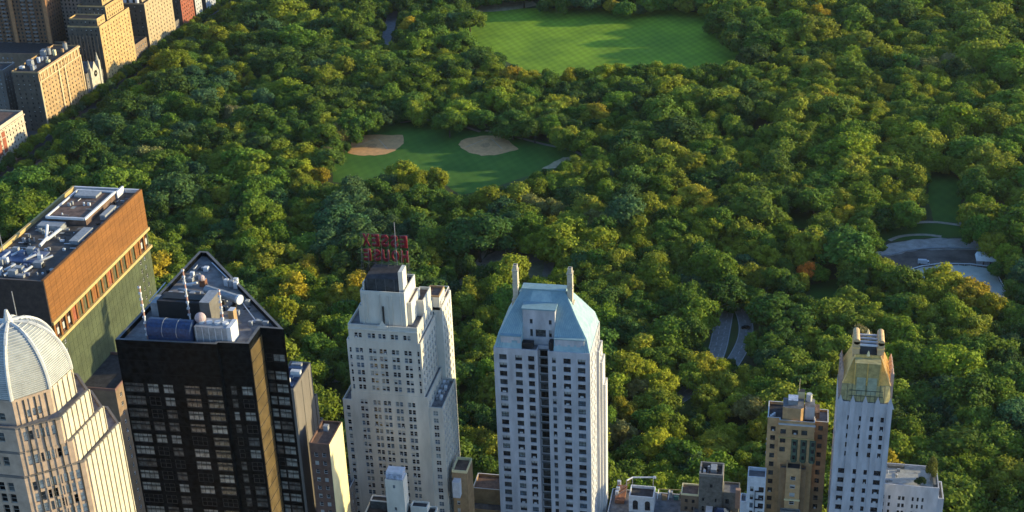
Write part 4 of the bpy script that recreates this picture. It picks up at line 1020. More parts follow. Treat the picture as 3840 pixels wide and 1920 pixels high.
def f(m):
    a0 = [(GX0+.5, GY0+1.5), (GX0+2.2, GY0+.4), (GX1-2.2, GY0+.4), (GX1-.5, GY0+1.5), (GX1-.5, GY1-.5), (GX0+.5, GY1-.5)]
    a1 = [(GX0+.9, GY0+1.9), (GX0+3.4, GY0+1.0), (GX1-3.4, GY0+1.0), (GX1-.9, GY0+1.9), (GX1-.9, GY1-.9), (GX0+.9, GY1-.9)]
    m.frustum(a0, ZG-.5, a1, ZG+5.4, gold_d)
    for k in range(9): x = lerp(GX0+2.4, GX1-2.4, k/8); m.tube((x, GY0+.35, ZG), (x, GY0+1.0, ZG+5.4), .09, M('dark_seam', (.10, .11, .08)), n=4)
    for z in (1.8, 3.6): m.box(GX0+2.8, GX1-2.8, GY0+.4, GY0+.62, ZG+z, ZG+z+.12, M('dark_seam', (.10, .11, .08)))
part(b.r, 'glazed_crown', f)
def f(m):
    m.box(cx-3.7, cx+3.7, GY0+.75, GY0+6, ZG+5.5, ZG+12.8, M('olive_gold_panel', (.42, .33, .13), noise=.25, scale=.8), gold_d)
    for k in range(2): m.box(cx-2.9+k*3.2, cx-.3+k*3.2, GY0+.68, GY0+.75, ZG+.2, ZG+8.0, M('pale_green_panel', (.34, .37, .26), noise=.2))
    for x in (-3.7, -.15, 3.4): m.box(cx+x, cx+x+.3, GY0+.6, GY0+.75, ZG+5.5, ZG+12.9, gold_r)
part(b.r, 'front_bay', f)
def f(m):
    a1 = rect(GX0+.9, GX1-.9, GY0+1.4, GY1-.9); a2 = rect(cx-3.6, cx+3.6, GY0+4.4, GY1-3.6)
    m.frustum(a1, ZG+5.4, a2, ZG+13.5, gold_r)
    for k in range(9):
        t = k/8
        for x0, x1 in ((a1[0][0], a2[0][0]), (a1[1][0], a2[1][0])):
            y0 = lerp(a1[0][1], a1[2][1], t); y1 = lerp(a2[0][1], a2[2][1], t)
            m.tube((x0, y0, ZG+5.5), (x1, y1, ZG+13.6), .28, M('pale_gold_rib', (.80, .52, .2), noise=.1), n=5)
    for t in (0, .33, .66, 1): m.tube((lerp(a1[0][0], a1[1][0], t), a1[0][1]-.05, ZG+5.5), (lerp(a2[0][0], a2[1][0], t), a2[0][1]-.05, ZG+13.6), .2, gold_r, n=5)
gr_ = part(b.r, 'gilded_roof', f)
for sx in (-1, 1):
    part(b.r, 'corner_buttress', lambda m, sx=sx: [m.box(cx+sx*7.2-.5, cx+sx*7.2+.5, GY0+2+k*2.6, GY0+3+k*2.6, ZG-.4, ZG+9.2-k*.2, M('pinkish_terracotta', (.46, .32, .26), noise=.15)) for k in range(5)]+[m.tube((cx+sx*7.2, GY0+2.5+k*2.6, ZG+9-k*.2), (cx+sx*7.2, GY0+2.5+k*2.6, ZG+10.6-k*.2), .5, M('pinkish_terracotta', (.46, .32, .26)), n=6, r2=.1) for k in range(5)])
    def f(m, sx=sx):
        x = cx+sx*3.5; pk = M('warm_gold_terracotta', (.62, .42, .22), noise=.2)
        m.box(x-.95, x+.95, GY0+4.8, GY0+12.0, ZG+12.5, ZG+17.6, pk)
        m.tube((x, GY0+4.8, ZG+17.6), (x, GY0+12, ZG+17.6), .95, pk, n=14)
        m.box(x-1.05, x+1.05, GY0+4.6, GY0+12.2, ZG+15.4, ZG+15.8, M('pale_gold_rib', (.62, .45, .2)))
    part(gr_, 'end_wall', f)
for k in range(4):
    part(gr_, 'roof_beam', lambda m, k=k: m.box(cx-2.55, cx+2.55, GY0+5.2+k*2.05, GY0+5.75+k*2.05, ZG+16.1, ZG+16.6, white_p))
part(gr_, 'finial', lambda m: [m.tube((cx, y, z), (cx, y, z+1.6), .55, yellow_w, n=8, r2=.15) for y, z in ((GY0+4.3, ZG+13.5), (GY0+12.4, ZG+16.2))])
part(gr_, 'roof_well', lambda m: m.box(cx-2.5, cx+2.5, GY0+4.9, GY0+12, ZG+13.5, ZG+13.6, dark_p))

# wing right of it with roof terrace
ZW = 66.0
b = Bld('terrace_wing_building', 'pale brick low building with a paved roof terrace right of the gold crowned tower', 'building', (46, 393, 0), frame=dframe, kinds=('dark', 'dark', 'dim'))
A = P(3330, 1825, ZW); C = P(3520, 1828, ZW); D = P(3335, 1745, ZW)
xl = GX1+.02
rww = rows(ZW-3.2, 2.75, 1.5, 20)
b.vol(rect(xl, C.x, A.y, D.y), 0, ZW, lavender, {0: fac([(1.0, 1.7), (2.9, 3.6), (5.9, 6.7), (7.1, 7.9), (10.1, 10.7), (11.6, 12.2), (13.1, 13.7)], rww), 1: fac(cols(D.y-A.y, 4, 1.1), rww)}, roof=roof_pale, par=1.0)
b.vol(rect(C.x, C.x+1.8, A.y+.4, D.y-2), 0, ZW-4, lavender, {0: {}, 1: fac(cols(9, 3, 1.1), rww)}, roof=roof_gray, par=.9)
b.finish()
TW = (xl, C.x, A.y, D.y); clutter(b, xl+1, C.x-6, A.y+1, D.y-2, ZW, 10, 11)
part(b.r, 'planter', lambda m: (m.box(xl+3, xl+8, D.y-1.4, D.y-.5, ZW+.02, ZW+.9, stone_d), m.box(C.x-1.6, C.x-.5, A.y+2, D.y-2, ZW+.02, ZW+.9, stone_d)))

# ---- west side of the park
def cpw(name, label, x0, x1, y0, y1, z, wall, wm, tiers=(), fe=None, front=None, pitch=3.1, wh=1.5, ne=8, ns=5, roof=roof_dark, shade=None, parm=None):
    b = Bld(name, label, 'apartment building', ((x0+x1)/2, (y0+y1)/2, 0), kinds=('dark', 'dark', 'dim', 'half'), frame=dframe)
    n = int(z/pitch)
    b.vol(rect(x0, x1, y0, y1), 0, z, wm, {0: fac(cols(x1-x0, ns, 1.1), rows(z-1.6, pitch, wh, n)), 1: fac(cols(y1-y0, ne, 1.15), rows(z-1.6, pitch, wh, n)), 3: fac(cols(y1-y0, 6, 1.2), rows(z-1.6, pitch, wh, n))}, roof=roof, par=1.0, parm=parm, side=side_shade_br)
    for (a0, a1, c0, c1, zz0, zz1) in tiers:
        b.vol(rect(a0, a1, c0, c1), zz0, zz1, wm, {0: fac(cols(a1-a0, max(2, int((a1-a0)/3.5)), 1.1), rows(zz1-1.2, pitch, wh, 4)), 1: fac(cols(c1-c0, max(2, int((c1-c0)/3.5)), 1.1), rows(zz1-1.2, pitch, wh, 4))}, roof=roof, par=.9, side=side_shade_br)
    return b
b = cpw('apartment_block', 'cream block with cornice and red brick panels at the left picture edge', -512, -487, 735, 784.6, 23, None, M('cream_limestone', (.50, .42, .32), noise=.15, scale=.3), ne=12, ns=4, roof=roof_brown); b.finish()
part(b.r, 'cornice', lambda m: (m.box(-487, -486.1, 735, 785, 21.0, 21.7, M('cream_limestone', (.5, .42, .32))), m.box(-487, -486.4, 735, 785, 15.8, 16.2, M('cream_limestone', (.5, .42, .32)))))
part(b.r, 'brick_panel', lambda m: [m.box(-487, -486.85, 737+k*6.2, 741+k*6.2, 6, 19.5, red_br) for k in range(4)])
BX = -485.5
b = cpw('apartment_block', 'tall golden brick block with white tanks on its roof and a heavy arched cornice', -504.5, BX, 808.5, 866.5, 41, None, cpw_tan, ne=13, ns=4); b.finish()
def f(m):
    cg = M('golden_stone', (.56, .42, .25), noise=.15)
    m.box(BX, BX+.9, 808.4, 866.6, 40.6, 41.6, cg); m.box(BX, BX+.6, 808.4, 866.6, 34.6, 35.2, cg)
    for k in range(12): m.box(BX, BX+.5, 810+k*4.8, 811+k*4.8, 35.2, 40.6, cg)
    m.box(BX, BX+.7, 833.5, 835, 0, 34.6, cg); m.box(BX, BX+.7, 842, 843.2, 0, 34.6, cg)
    m.box(BX, BX+.5, 865.4, 866.6, 0, 34.6, cg); m.box(BX, BX+.5, 808.4, 809.6, 0, 34.6, cg)
part(b.r, 'cornice', f)
def f(m):
    random.seed(9)
    for k in range(14):
        x = -503+random.random()*13; y = 812+random.random()*46; s = 1.4+random.random()*2.4
        m.box(x, x+s, y, y+s, 41.02, 42.6+random.random()*2.4, random.choice([white_p, gray_p, gray_p, tan_br, M('blue_gray_metal', (.12, .15, .24)), yellow_w]))
    for x, y in ((-492, 860), (-498, 848)): m.tube((x, y, 41), (x, y, 45.5), 1.5, gray_p, n=12); m.tube((x, y, 45.5), (x, y, 46.6), 1.5, tan_d, n=12, r2=.1)
part(b.r, 'water_tank', f)
b = cpw('apartment_tower', 'stepped golden brick tower with setbacks behind the small stone church', -507, -482.5, 894, 943, 46, None, cpw_gold, tiers=((-506, -484.5, 896, 908, 46, 51), (-506, -484.5, 911, 939, 46, 56), (-504, -488, 914, 934, 56, 64)), ne=10, ns=6, pitch=2.9); b.finish()
part(b.r, 'pilaster', lambda m: [m.box(-506.5+k*2.6, -505.9+k*2.6, 893.5, 894, 0, 40, tan_d) for k in range(9)])
b = cpw('apartment_block', 'broad light buff block second from the stepped tower along the park edge', -507, -482, 967, 1015.5, 42, None, cpw_lt, tiers=((-505, -486, 972, 1010, 42, 46),), ne=9, ns=5); b.finish()
part(b.r, 'water_tank', lambda m: [m.tube((-499+k*5, 970, 42), (-499+k*5, 970, 47), 1.5, white_p, n=10) for k in range(3)])
b = cpw('apartment_block', 'reddish brick block farther along the park edge past the light buff block', -507, -481, 1028, 1052, 38, None, red_br, ne=6, ns=5); b.finish()
b = cpw('apartment_block', 'pale stone block at the far end of the park edge row', -507, -480, 1053, 1066, 34, None, M('gray_limestone', (.42, .41, .40), noise=.15), ne=3, ns=5); b.finish()
b = cpw('apartment_block', 'pale narrow block with blue gray piers, farthest building of the park edge row', -507, -479, 1072, 1092, 32, None, M('blue_gray_stone', (.34, .36, .40), noise=.15), ne=4, ns=5); b.finish()
def towerback(px_, top, label, wm, w_, d_, y0, ns, bal=False):
    x1 = P(px_, 200, 25).x; 
    b = Bld('brick_tower', label, 'apartment building', (x1-w_/2, y0, 0), frame=dframe, kinds=('dark', 'dim', 'dark'))
    n = int(top/2.9)
    b.vol(rect(x1-w_, x1, y0, y0+d_), 0, top, wm, {0: fac(cols(w_, ns, 1.3), rows(top-2, 2.9, 1.6, n)), 1: fac(cols(d_, 6, 1.3), rows(top-2, 2.9, 1.6, n))}, roof=roof_dark, par=1)
    b.finish()
    return b, x1
b, x1 = towerback(185, 95, 'tall orange brown brick tower with stacked balconies at the upper left corner', brick_o, 52, 22, 905, 17)
def f(m):
    for cxx in (x1-41, x1-34, x1-12, x1-18):
        for k in range(32): m.box(cxx-1.6, cxx+1.6, 903.7, 905, 93-2.9*k, 93.9-2.9*k, M('gray_balcony', (.22, .20, .19), noise=.2))
part(b.r, 'balcony', f)
part(b.r, 'pier', lambda m: [m.box(x1-xx-1.4, x1-xx+1.4, 904.2, 905, 0, 95, M('orange_pier', (.42, .2, .09), noise=.2)) for xx in (1.5, 28, 46)])
b, x1 = towerback(262, 88, 'gray brown blank sided tower between the balcony tower and the stepped golden tower', M('taupe_brick', (.27, .21, .17), noise=.2), 17, 20, 925, 5)
b = Bld('gray_block', 'small gray rounded roof block at the left edge beside the golden brick block', 'building', (-530, 810, 0)); q = P(22, 262, 38)
b.vol(rect(q.x-20, q.x, q.y-4, q.y+12), 0, 38, gray_br, {0: fac(cols(20, 5, 1.2), rows(36, 3, 1.5, 12)), 1: fac(cols(16, 4, 1.2), rows(36, 3, 1.5, 12))}, roof=roof_dark, par=1.2, capm=stone_w); b.finish()
b = Bld('brick_block', 'dark low block below the balcony tower at the left edge', 'building', (-545, 850, 0)); q = P(40, 215, 30)
b.vol(rect(q.x-30, -507.5, q.y+6, q.y+36), 0, 30, tan_d, {0: fac(cols(30, 8, 1.2), rows(28, 3, 1.5, 9))}, roof=roof_dark, par=1); b.finish()
b = Bld('infill_block', 'shaded low block standing between the light buff block and the stepped golden tower', 'building', (-495, 955, 0))
b.vol(rect(-507, -484, 943.2, 966.8), 0, 16, tan_d, {0: {}, 1: fac(cols(23.6, 6, 1.3), rows(14, 3, 1.5, 4))}, roof=roof_dark, par=1); b.finish()
b = Bld('infill_block', 'shaded low block standing between the light buff block and the reddish block', 'building', (-495, 1021, 0))
b.vol(rect(-507, -484, 1015.8, 1027.7), 0, 12, gray_br, {1: fac(cols(11.9, 3, 1.3), rows(10, 3, 1.5, 3))}, roof=roof_gray, par=1); b.finish()
# church
ch = root('church', 'small pale stone church with pinnacles and a round window between golden buildings', 'church', (-494, 879, 0))
cst = M('church_stone', (.46, .42, .34), noise=.2, scale=.6)
def f(m):
    y0, y1 = 873, 885; ym = 879
    m.box(-506, -483, y0, y1, 0, 17, cst)
    for x in (-506, -483.2): m.face([(x, y0, 17), (x, y1, 17), (x, ym, 26)], cst)
    m.face([(-483.0, y0, 17), (-483.0, y1, 17), (-483.0, ym, 26.5)], cst)
part(ch, 'wall', f)
part(ch, 'roof', lambda m: (m.face([(-506, 873, 17), (-483.2, 873, 17), (-483.2, 879, 26), (-506, 879, 26)], roof_gray), m.face([(-506, 879, 26), (-483.2, 879, 26), (-483.2, 885, 17), (-506, 885, 17)], roof_gray)))
for yy, hh in ((872.4, 29), (885.6, 31)):
    part(ch, 'pinnacle', lambda m, yy=yy, hh=hh: (m.box(-485, -482.4, yy-1.2, yy+1.2, 0, hh-6, cst), m.tube((-483.7, yy, hh-6), (-483.7, yy, hh), 1.2, cst, n=8, r2=.08)))
part(ch, 'rose_window', lambda m: (m.tube((-483, 879, 17.5), (-482.8, 879, 17.5), 2.3, win_dark, n=20), m.tube((-482.9, 879, 17.5), (-482.7, 879, 17.5), .6, cst, n=10)))
part(ch, 'door', lambda m: (m.box(-483, -482.8, 877.2, 880.8, .15, 5, dframe), m.tube((-483, 879, 5), (-482.8, 879, 5), 1.8, dframe, n=16)))
b = Bld('infill_block', 'shaded low block beside the small stone church', 'building', (-495, 870, 0))
b.vol(rect(-507, -484, 866.8, 871.0), 0, 20, gray_br, {1: fac([(1.4, 2.8)], rows(18, 3, 1.5, 5))}, roof=roof_gray, par=.8); b.finish()
b = Bld('infill_block', 'shaded low block between the stone church and the stepped golden tower', 'building', (-495, 890, 0))
b.vol(rect(-507, -485, 887.4, 893.8), 0, 15, gray_br, {1: fac([(1.4, 2.8), (3.8, 5.0)], rows(13, 3, 1.5, 4))}, roof=roof_gray, par=.8); b.finish()

# park walls
def wl(name, label, x0, x1, y0, y1):
    r = root(name, label, 'wall', ((x0+x1)/2, (y0+y1)/2, 0)); part(r, 'masonry', lambda m: m.box(x0, x1, y0, y1, 0, 1.2, stone_d)); part(r, 'coping', lambda m: m.box(x0-.06, x1+.06, y0-.06, y1+.06, 1.2, 1.35, M('light_stone', (.24, .23, .21))))
wl('park_wall', 'low stone wall along the west edge of the park', -460.8, -460.2, 426, 1600)
wl('park_wall', 'low stone wall along the south edge of the park', -460, 900, 425.4, 426)

# ---- rink pavilion, rails, hut, car
bright_w = M('bright_white_roof', (.80, .80, .80), noise=.05)
pv = root('rink_pavilion', 'small white roofed pavilion at the corner of the skating rink', 'pavilion', P(3702, 985, 0)[:])
a = P(3662, 998, 0); c = P(3742, 1000, 0); yy = a.y
part(pv, 'wall', lambda m: [m.box(lerp(a.x, c.x, k/3)+.3, lerp(a.x, c.x, (k+1)/3)-.6, yy+.5, yy+6.5, 0, 3, gray_p) for k in range(3)])
part(pv, 'roof', lambda m: (m.frustum(rect(a.x-.4, c.x+.4, yy, yy+7.5), 3.1, rect(a.x+.2, c.x-.2, yy+1, yy+6.5), 5.2, bright_w), m.box(a.x-.4, c.x+.4, yy, yy+7.5, 2.9, 3.1, bright_w)))
part(pv, 'rib', lambda m: [m.box(lerp(a.x, c.x, k/5)-.12, lerp(a.x, c.x, k/5)+.12, yy+1, yy+6.5, 5.22, 5.4, gray_p) for k in range(1, 5)])
rr_ = root('rink_barrier', 'thin white barrier along the far edge of the skating rink', 'barrier', P(3600, 1000, 0)[:])
RB = [P(*p, 0) for p in RINK[:8]]
def f(m):
    for p, q in zip(RB[:-1], RB[1:]):
        m.tube((p.x, p.y, 1.1), (q.x, q.y, 1.1), .28, white_p, n=6); 
        n = max(1, int((q-p).length/3))
        for k in range(n+1): s = p.lerp(q, k/n); m.tube((s.x, s.y, 0), (s.x, s.y, 1.1), .08, white_p, n=5)
part(rr_, 'rail', f)
pl = root('plaza_parapet', 'low curved stone parapet below the gray plaza above the rink', 'wall', P(3500, 935, 0)[:])
PB = [P(*p, 0) for p in Z3([(870, 650), (1000, 642), (1150, 602), (1300, 584), (1500, 578), (1700, 582)])]
part(pl, 'masonry', lambda m: [m.tube((p.x, p.y, .5), (q.x, q.y, .5), .5, M('light_concrete', (.30, .31, .32)), n=6) for p, q in zip(PB[:-1], PB[1:])])
tent = root('service_truck', 'small white service vehicle parked by the far barrier of the rink', 'truck', P(3462, 990, 0)[:])
q = P(3462, 990, 0)
part(tent, 'body', lambda m: m.frustum(rect(q.x-2.8, q.x+1.6, q.y-1.0, q.y+1.0), .6, rect(q.x-2.7, q.x+1.5, q.y-.9, q.y+.9), 2.5, white_p))
part(tent, 'cab', lambda m: (m.frustum(rect(q.x+1.65, q.x+3.2, q.y-.95, q.y+.95), .6, rect(q.x+1.7, q.x+2.7, q.y-.85, q.y+.85), 2.0, white_p), m.box(q.x+2.0, q.x+2.9, q.y-.98, q.y+.98, 1.3, 1.75, win_dark)))
for dx in (-1.8, 2.2):
    for dy in (-.9, .9): part(tent, 'wheel', lambda m, dx=dx, dy=dy: m.tube((q.x+dx, q.y+dy-.12, .42), (q.x+dx, q.y+dy+.12, .42), .42, dark_p, n=12))
hut = root('park_hut', 'little pale roofed hut among the trees in the right half', 'hut', P(3048, 645, 0)[:])
h = P(3048, 645, 0)
part(hut, 'wall', lambda m: m.box(h.x-3, h.x+3, h.y-2.5, h.y+2.5, 0, 3, gray_p))
part(hut, 'roof', lambda m: m.frustum(rect(h.x-3.6, h.x+3.6, h.y-3, h.y+3), 3.0, rect(h.x-1.5, h.x+1.5, h.y-.3, h.y+.3), 5.0, M('pale_gray_roof', (.36, .38, .42), noise=.2)))
car = root('parked_car', 'dark car on the winding drive among the trees', 'car', P(2797, 1232, 0)[:])
c_ = P(2797, 1232, 0)
part(car, 'body', lambda m: (m.frustum(rect(c_.x-2.2, c_.x+2.2, c_.y-.9, c_.y+.9), .35, rect(c_.x-2.15, c_.x+2.15, c_.y-.85, c_.y+.85), .95, dark_p), m.frustum(rect(c_.x-1.4, c_.x+1.5, c_.y-.8, c_.y+.8), .95, rect(c_.x-.9, c_.x+1.0, c_.y-.65, c_.y+.65), 1.5, win_dark, dark_p)))
for dx in (-1.4, 1.4):
    for dy in (-.85, .85): part(car, 'wheel', lambda m, dx=dx, dy=dy: m.tube((c_.x+dx, c_.y+dy-.1, .34), (c_.x+dx, c_.y+dy+.1, .34), .34, dark_p, n=12))
# backstops and benches round the infields
for (px_, py_), lab in (((1330, 512), 'tall wire backstop behind the left dirt infield'), ((1890, 512), 'tall wire backstop behind the right dirt infield')):
    g = P(px_, py_, 0); bs = root('backstop', lab, 'fence', (g.x, g.y, 0))
    def f(m, g=g):
        pts = [(g.x-5, g.y-3), (g.x-3, g.y+1), (g.x+3, g.y+1), (g.x+5, g.y-3)]
        for x, y in pts: m.tube((x, y, 0), (x, y, 5), .08, gray_p, n=5)
        for z in (1.6, 3.3, 5):
            for p, q in zip(pts[:-1], pts[1:]): m.tube((*p, z), (*q, z), .05, gray_p, n=4)
    part(bs, 'frame', f)

# ================================================================== TREES
def leaf_mat():
    m = bpy.data.materials.new('foliage'); m.use_nodes = True; n = m.node_tree; b_ = n.nodes['Principled BSDF']
    b_.inputs['Roughness'].default_value = .75; b_.inputs['Specular IOR Level'].default_value = .15
    at = n.nodes.new('ShaderNodeAttribute'); at.attribute_type = 'INSTANCER'; at.attribute_name = 'tint'
    tc = n.nodes.new('ShaderNodeTexCoord'); nz = n.nodes.new('ShaderNodeTexNoise'); nz.inputs['Scale'].default_value = .55; nz.inputs['Detail'].default_value = 3
    n.links.new(tc.outputs['Object'], nz.inputs['Vector'])
    mr = n.nodes.new('ShaderNodeMapRange'); mr.inputs['From Min'].default_value = .3; mr.inputs['From Max'].default_value = .7; mr.inputs['To Min'].default_value = .62; mr.inputs['To Max'].default_value = 1.45
    n.links.new(nz.outputs['Fac'], mr.inputs['Value'])
    ml = n.nodes.new('ShaderNodeVectorMath'); ml.operation = 'SCALE'
    n.links.new(at.outputs['Vector'], ml.inputs[0]); n.links.new(mr.outputs[0], ml.inputs['Scale'])
    n.links.new(ml.outputs[0], b_.inputs['Base Color'])
    tr = n.nodes.new('ShaderNodeBsdfTranslucent'); n.links.new(ml.outputs[0], tr.inputs['Color'])
    mx = n.nodes.new('ShaderNodeMixShader'); mx.inputs[0].default_value = .38
    out = n.nodes['Material Output']; n.links.new(b_.outputs[0], mx.inputs[1]); n.links.new(tr.outputs[0], mx.inputs[2]); n.links.new(mx.outputs[0], out.inputs['Surface'])
    return m
LEAF = leaf_mat()
BR, BH = 7.0, 15.0          # base crown radius, base height
def crown_mesh(seed, nl=4200, flat=.62, lobes=30, leaf=.37, wob=.25, tall=False):
    r = np.random.default_rng(seed)
    zc = BH*.60; rz = BH*.42 if not tall else BH*.5
    # lobe centres on an ellipsoid, biased to the top
    C = []; 
    ang0 = r.uniform(0, 6.28); ns = int(r.integers(2, 5))
    subs = [(r.uniform(-.34, .34)*BR, r.uniform(-.34, .34)*BR, r.uniform(-.22, .10)*BH, r.uniform(.55, .78)) for _ in range(ns)]; subs[0] = (subs[0][0]*.3, subs[0][1]*.3, .03*BH, .8)
    for i in range(lobes):
        sx, sy, sz, sr = subs[i % ns]
        u = (i+.5)/lobes; cz = 1-1.5*u; cz += r.normal()*.08; cz = max(-.55, min(1, cz)); ph = ang0+i*2.39996+r.normal()*.35
        q = math.sqrt(max(0, 1-cz*cz)); k = r.uniform(1-wob, 1.0)*sr
        C.append((sx+BR*q*math.cos(ph)*k, sy+BR*q*math.sin(ph)*k, zc+sz+rz*cz*k, BR*r.uniform(.20, .46)))
    C = np.array(C)
    li = r.choice(lobes, nl, p=(C[:, 3]**2)/np.sum(C[:, 3]**2))
    d = r.normal(size=(nl, 3)); d /= np.linalg.norm(d, axis=1)[:, None]
    # prefer directions away from the crown centre
    outd = C[li, :3]-np.array([0, 0, zc-1.5]); outd /= np.linalg.norm(outd, axis=1)[:, None]
    flip = (np.sum(d*outd, axis=1) < -.15); d[flip] = -d[flip]
    rad = C[li, 3]*np.where(r.random(nl) < .22, r.uniform(1.0, 1.45, nl), r.uniform(.78, 1.1, nl))
    pos = C[li, :3]+d*rad[:, None]*np.array([1, 1, .85])
    nrm = d+r.normal(size=(nl, 3))*.5; nrm /= np.linalg.norm(nrm, axis=1)[:, None]
    t = np.cross(nrm, r.normal(size=(nl, 3))); t /= np.linalg.norm(t, axis=1)[:, None]; b2 = np.cross(nrm, t)
    s = leaf*r.uniform(.7, 1.35, nl)[:, None]
    V = np.stack([pos-t*s-b2*s*.7, pos+t*s-b2*s*.7, pos+t*s*.6+b2*s*.9, pos-t*s*.6+b2*s*.9], 1).reshape(-1, 3)
    F = np.arange(nl*4).reshape(-1, 4)
    # inner lobes fill (opaque-ish)
    bm = bmesh.new()
    for c in C:
        bmesh.ops.create_icosphere(bm, subdivisions=1, radius=c[3]*.84, matrix=Matrix.Translation(c[:3]))
    bmesh.ops.create_icosphere(bm, subdivisions=2, radius=BR*.55, matrix=Matrix.Translation((0, 0, zc-1.2)) @ Matrix.Diagonal((.95, .95, .7, 1)))
    bm.verts.ensure_lookup_table(); n0 = len(V)
    V2 = [tuple(v.co) for v in bm.verts]; F2 = [tuple(v.index+n0 for v in f_.verts) for f_ in bm.faces]; bm.free()
    me = bpy.data.meshes.new('crown'); me.from_pydata([tuple(v) for v in V]+V2, [], [tuple(f_) for f_ in F]+F2); me.materials.append(LEAF); me.update()
    return me
def trunk_mesh():
    b_ = MB()
    b_.tube((0, 0, 0), (.1, .1, BH*.35), .42, bark, n=8, r2=.30, caps=False)
    for k in range(5):
        a_ = k*1.257+.4; b_.tube((.1, .1, BH*(.28+.02*k)), (math.cos(a_)*3.2, math.sin(a_)*3.2, BH*.58), .2, bark, n=6, r2=.07, caps=False)
    b_.tube((.1, .1, BH*.35), (0, 0, BH*.7), .3, bark, n=6, r2=.08, caps=False)
    return b_.mesh('trunk')
NV = 14
CROWNS = [crown_mesh(100+i, lobes=[24, 30, 20, 26, 34, 22, 28, 18, 24, 32, 36, 20, 28, 24][i], wob=[.25, .3, .35, .2, .3, .4, .25, .4, .3, .35, .25, .45, .3, .4][i], tall=(i == 7)) for i in range(NV)]
TRUNK = trunk_mesh()
TINT = dict(d=(.058, .112, .022), g=(.092, .162, .022), m=(.135, .205, .022), y=(.225, .260, .024), l=(.28, .31, .026), o=(.36, .30, .026), t=(.23, .215, .07), r=(.60, .22, .03), b=(.066, .13, .045))
CNAME = dict(d='dark green', g='mid green', m='green', y='yellow green', l='light yellow green', o='golden yellow', t='tan', r='rusty orange', b='blue green')
K = 1.4907
HAND = [(1182,52,33,'m'),(1025,62,24,'o'),(1822,58,38,'g'),(1868,80,44,'g'),(1905,48,36,'m'),(1925,110,40,'g'),(1965,95,34,'y'),(1895,140,34,'d'),
 (1060,108,44,'m'),(1105,98,40,'g'),(1150,112,42,'g'),(1195,150,36,'d'),(1235,165,34,'m'),(560,92,38,'y'),(545,130,30,'g'),(603,205,20,'o'),(632,198,18,'o'),(590,290,28,'t'),
 (985,238,36,'m'),(940,260,32,'g'),(1120,268,28,'m'),(1160,285,36,'y'),(1210,250,24,'y'),(1262,258,38,'y'),(1315,262,36,'y'),(1362,280,28,'y'),(1130,310,34,'g'),(1290,312,40,'g'),(1345,325,34,'g'),(1505,290,34,'o'),(1470,300,22,'y'),(1560,305,28,'m'),
 (800,345,44,'m'),(850,340,28,'t'),(820,310,34,'y'),(745,330,34,'g'),(742,390,44,'y'),(700,380,36,'y'),(800,440,26,'o'),(640,430,46,'y'),(690,460,40,'m'),(590,440,34,'m'),
 (1010,438,38,'y'),(1100,447,28,'y'),(960,480,36,'g'),(1060,500,42,'g'),(1040,540,34,'m'),(1285,590,26,'o'),(1080,655,32,'o'),(1125,640,30,'g'),(1190,735,38,'l'),(1160,770,32,'y'),
 (1900,522,66,'m'),(1630,345,40,'g'),(1600,400,44,'m'),(1690,385,44,'y'),(1735,415,38,'y'),(1740,498,36,'o'),(1785,515,34,'o'),(1700,520,30,'y'),(1500,390,30,'m'),
 (2028,686,25,'r'),(2022,712,22,'o'),(2112,505,38,'o'),(2120,545,26,'o'),(2300,452,44,'y'),(2210,455,30,'m'),(1905,695,36,'y'),(1950,700,38,'m'),(1830,622,22,'y'),(1840,650,24,'y'),
 (2385,712,46,'l'),(2440,742,44,'o'),(2490,770,36,'o'),(2340,735,40,'y'),(2320,790,40,'y'),(2400,790,44,'y'),(2460,820,40,'y'),(2100,790,44,'y'),(2050,800,40,'y'),(2150,815,40,'m'),(2200,800,36,'y'),(2250,830,40,'m'),(2290,850,40,'y'),
 (1610,870,44,'l'),(1645,905,40,'m'),(1770,925,42,'o'),(1745,950,36,'y'),(1890,950,34,'y'),(1930,905,30,'b'),(1605,985,36,'t'),(1570,1035,32,'o'),(1780,1005,36,'y'),(1810,1040,32,'y'),(1895,1035,44,'t'),(1860,1020,34,'y'),(1640,1120,50,'l'),(1590,1140,44,'g'),(1700,1150,50,'g'),(1740,1170,40,'b'),(1560,1090,36,'t'),
 (738,870,18,'o'),(742,895,18,'o'),(850,745,36,'o'),(805,738,34,'y'),(780,790,40,'y'),(830,820,40,'y'),(800,870,42,'g'),(870,860,34,'m'),(850,905,36,'m'),(900,745,30,'o'),(872,1015,14,'o'),(855,1040,18,'y'),(1180,1105,30,'l'),(1220,1105,30,'o'),(1160,1050,30,'l'),
 (2230,232,24,'o'),(2205,300,30,'y'),(2400,108,36,'l'),(2160,110,44,'y'),(2050,180,34,'y'),(1600,620,34,'y'),(1640,700,44,'y'),(1690,720,30,'y'),(1490,690,36,'y'),(1540,700,38,'y'),(1590,720,34,'y'),(1560,590,34,'y'),(1350,520,34,'t'),(1400,530,32,'t'),(1300,490,36,'y'),(1360,480,34,'y'),(2480,215,32,'y'),
 (1290,192,30,'o'),(1335,198,30,'o'),(1240,182,28,'y'),(1385,205,30,'g'),(1430,190,26,'o'),(1475,192,26,'m'),(1520,186,28,'y'),(1565,180,26,'l'),(1610,188,28,'g'),(1655,184,30,'y'),(1700,182,28,'y'),(1745,192,30,'m'),(1790,185,30,'g'),(1835,182,32,'m'),(1880,190,34,'m'),(1925,182,32,'y'),(1960,200,32,'y'),(1540,15,20,'o'),(900,210,28,'m'),(860,280,36,'g'),(520,650,30,'y'),(600,690,34,'y'),(650,740,34,'y'),(700,590,40,'m'),(770,560,36,'y')]
trees = []   # x, y, R, h, tint key, variant, rot
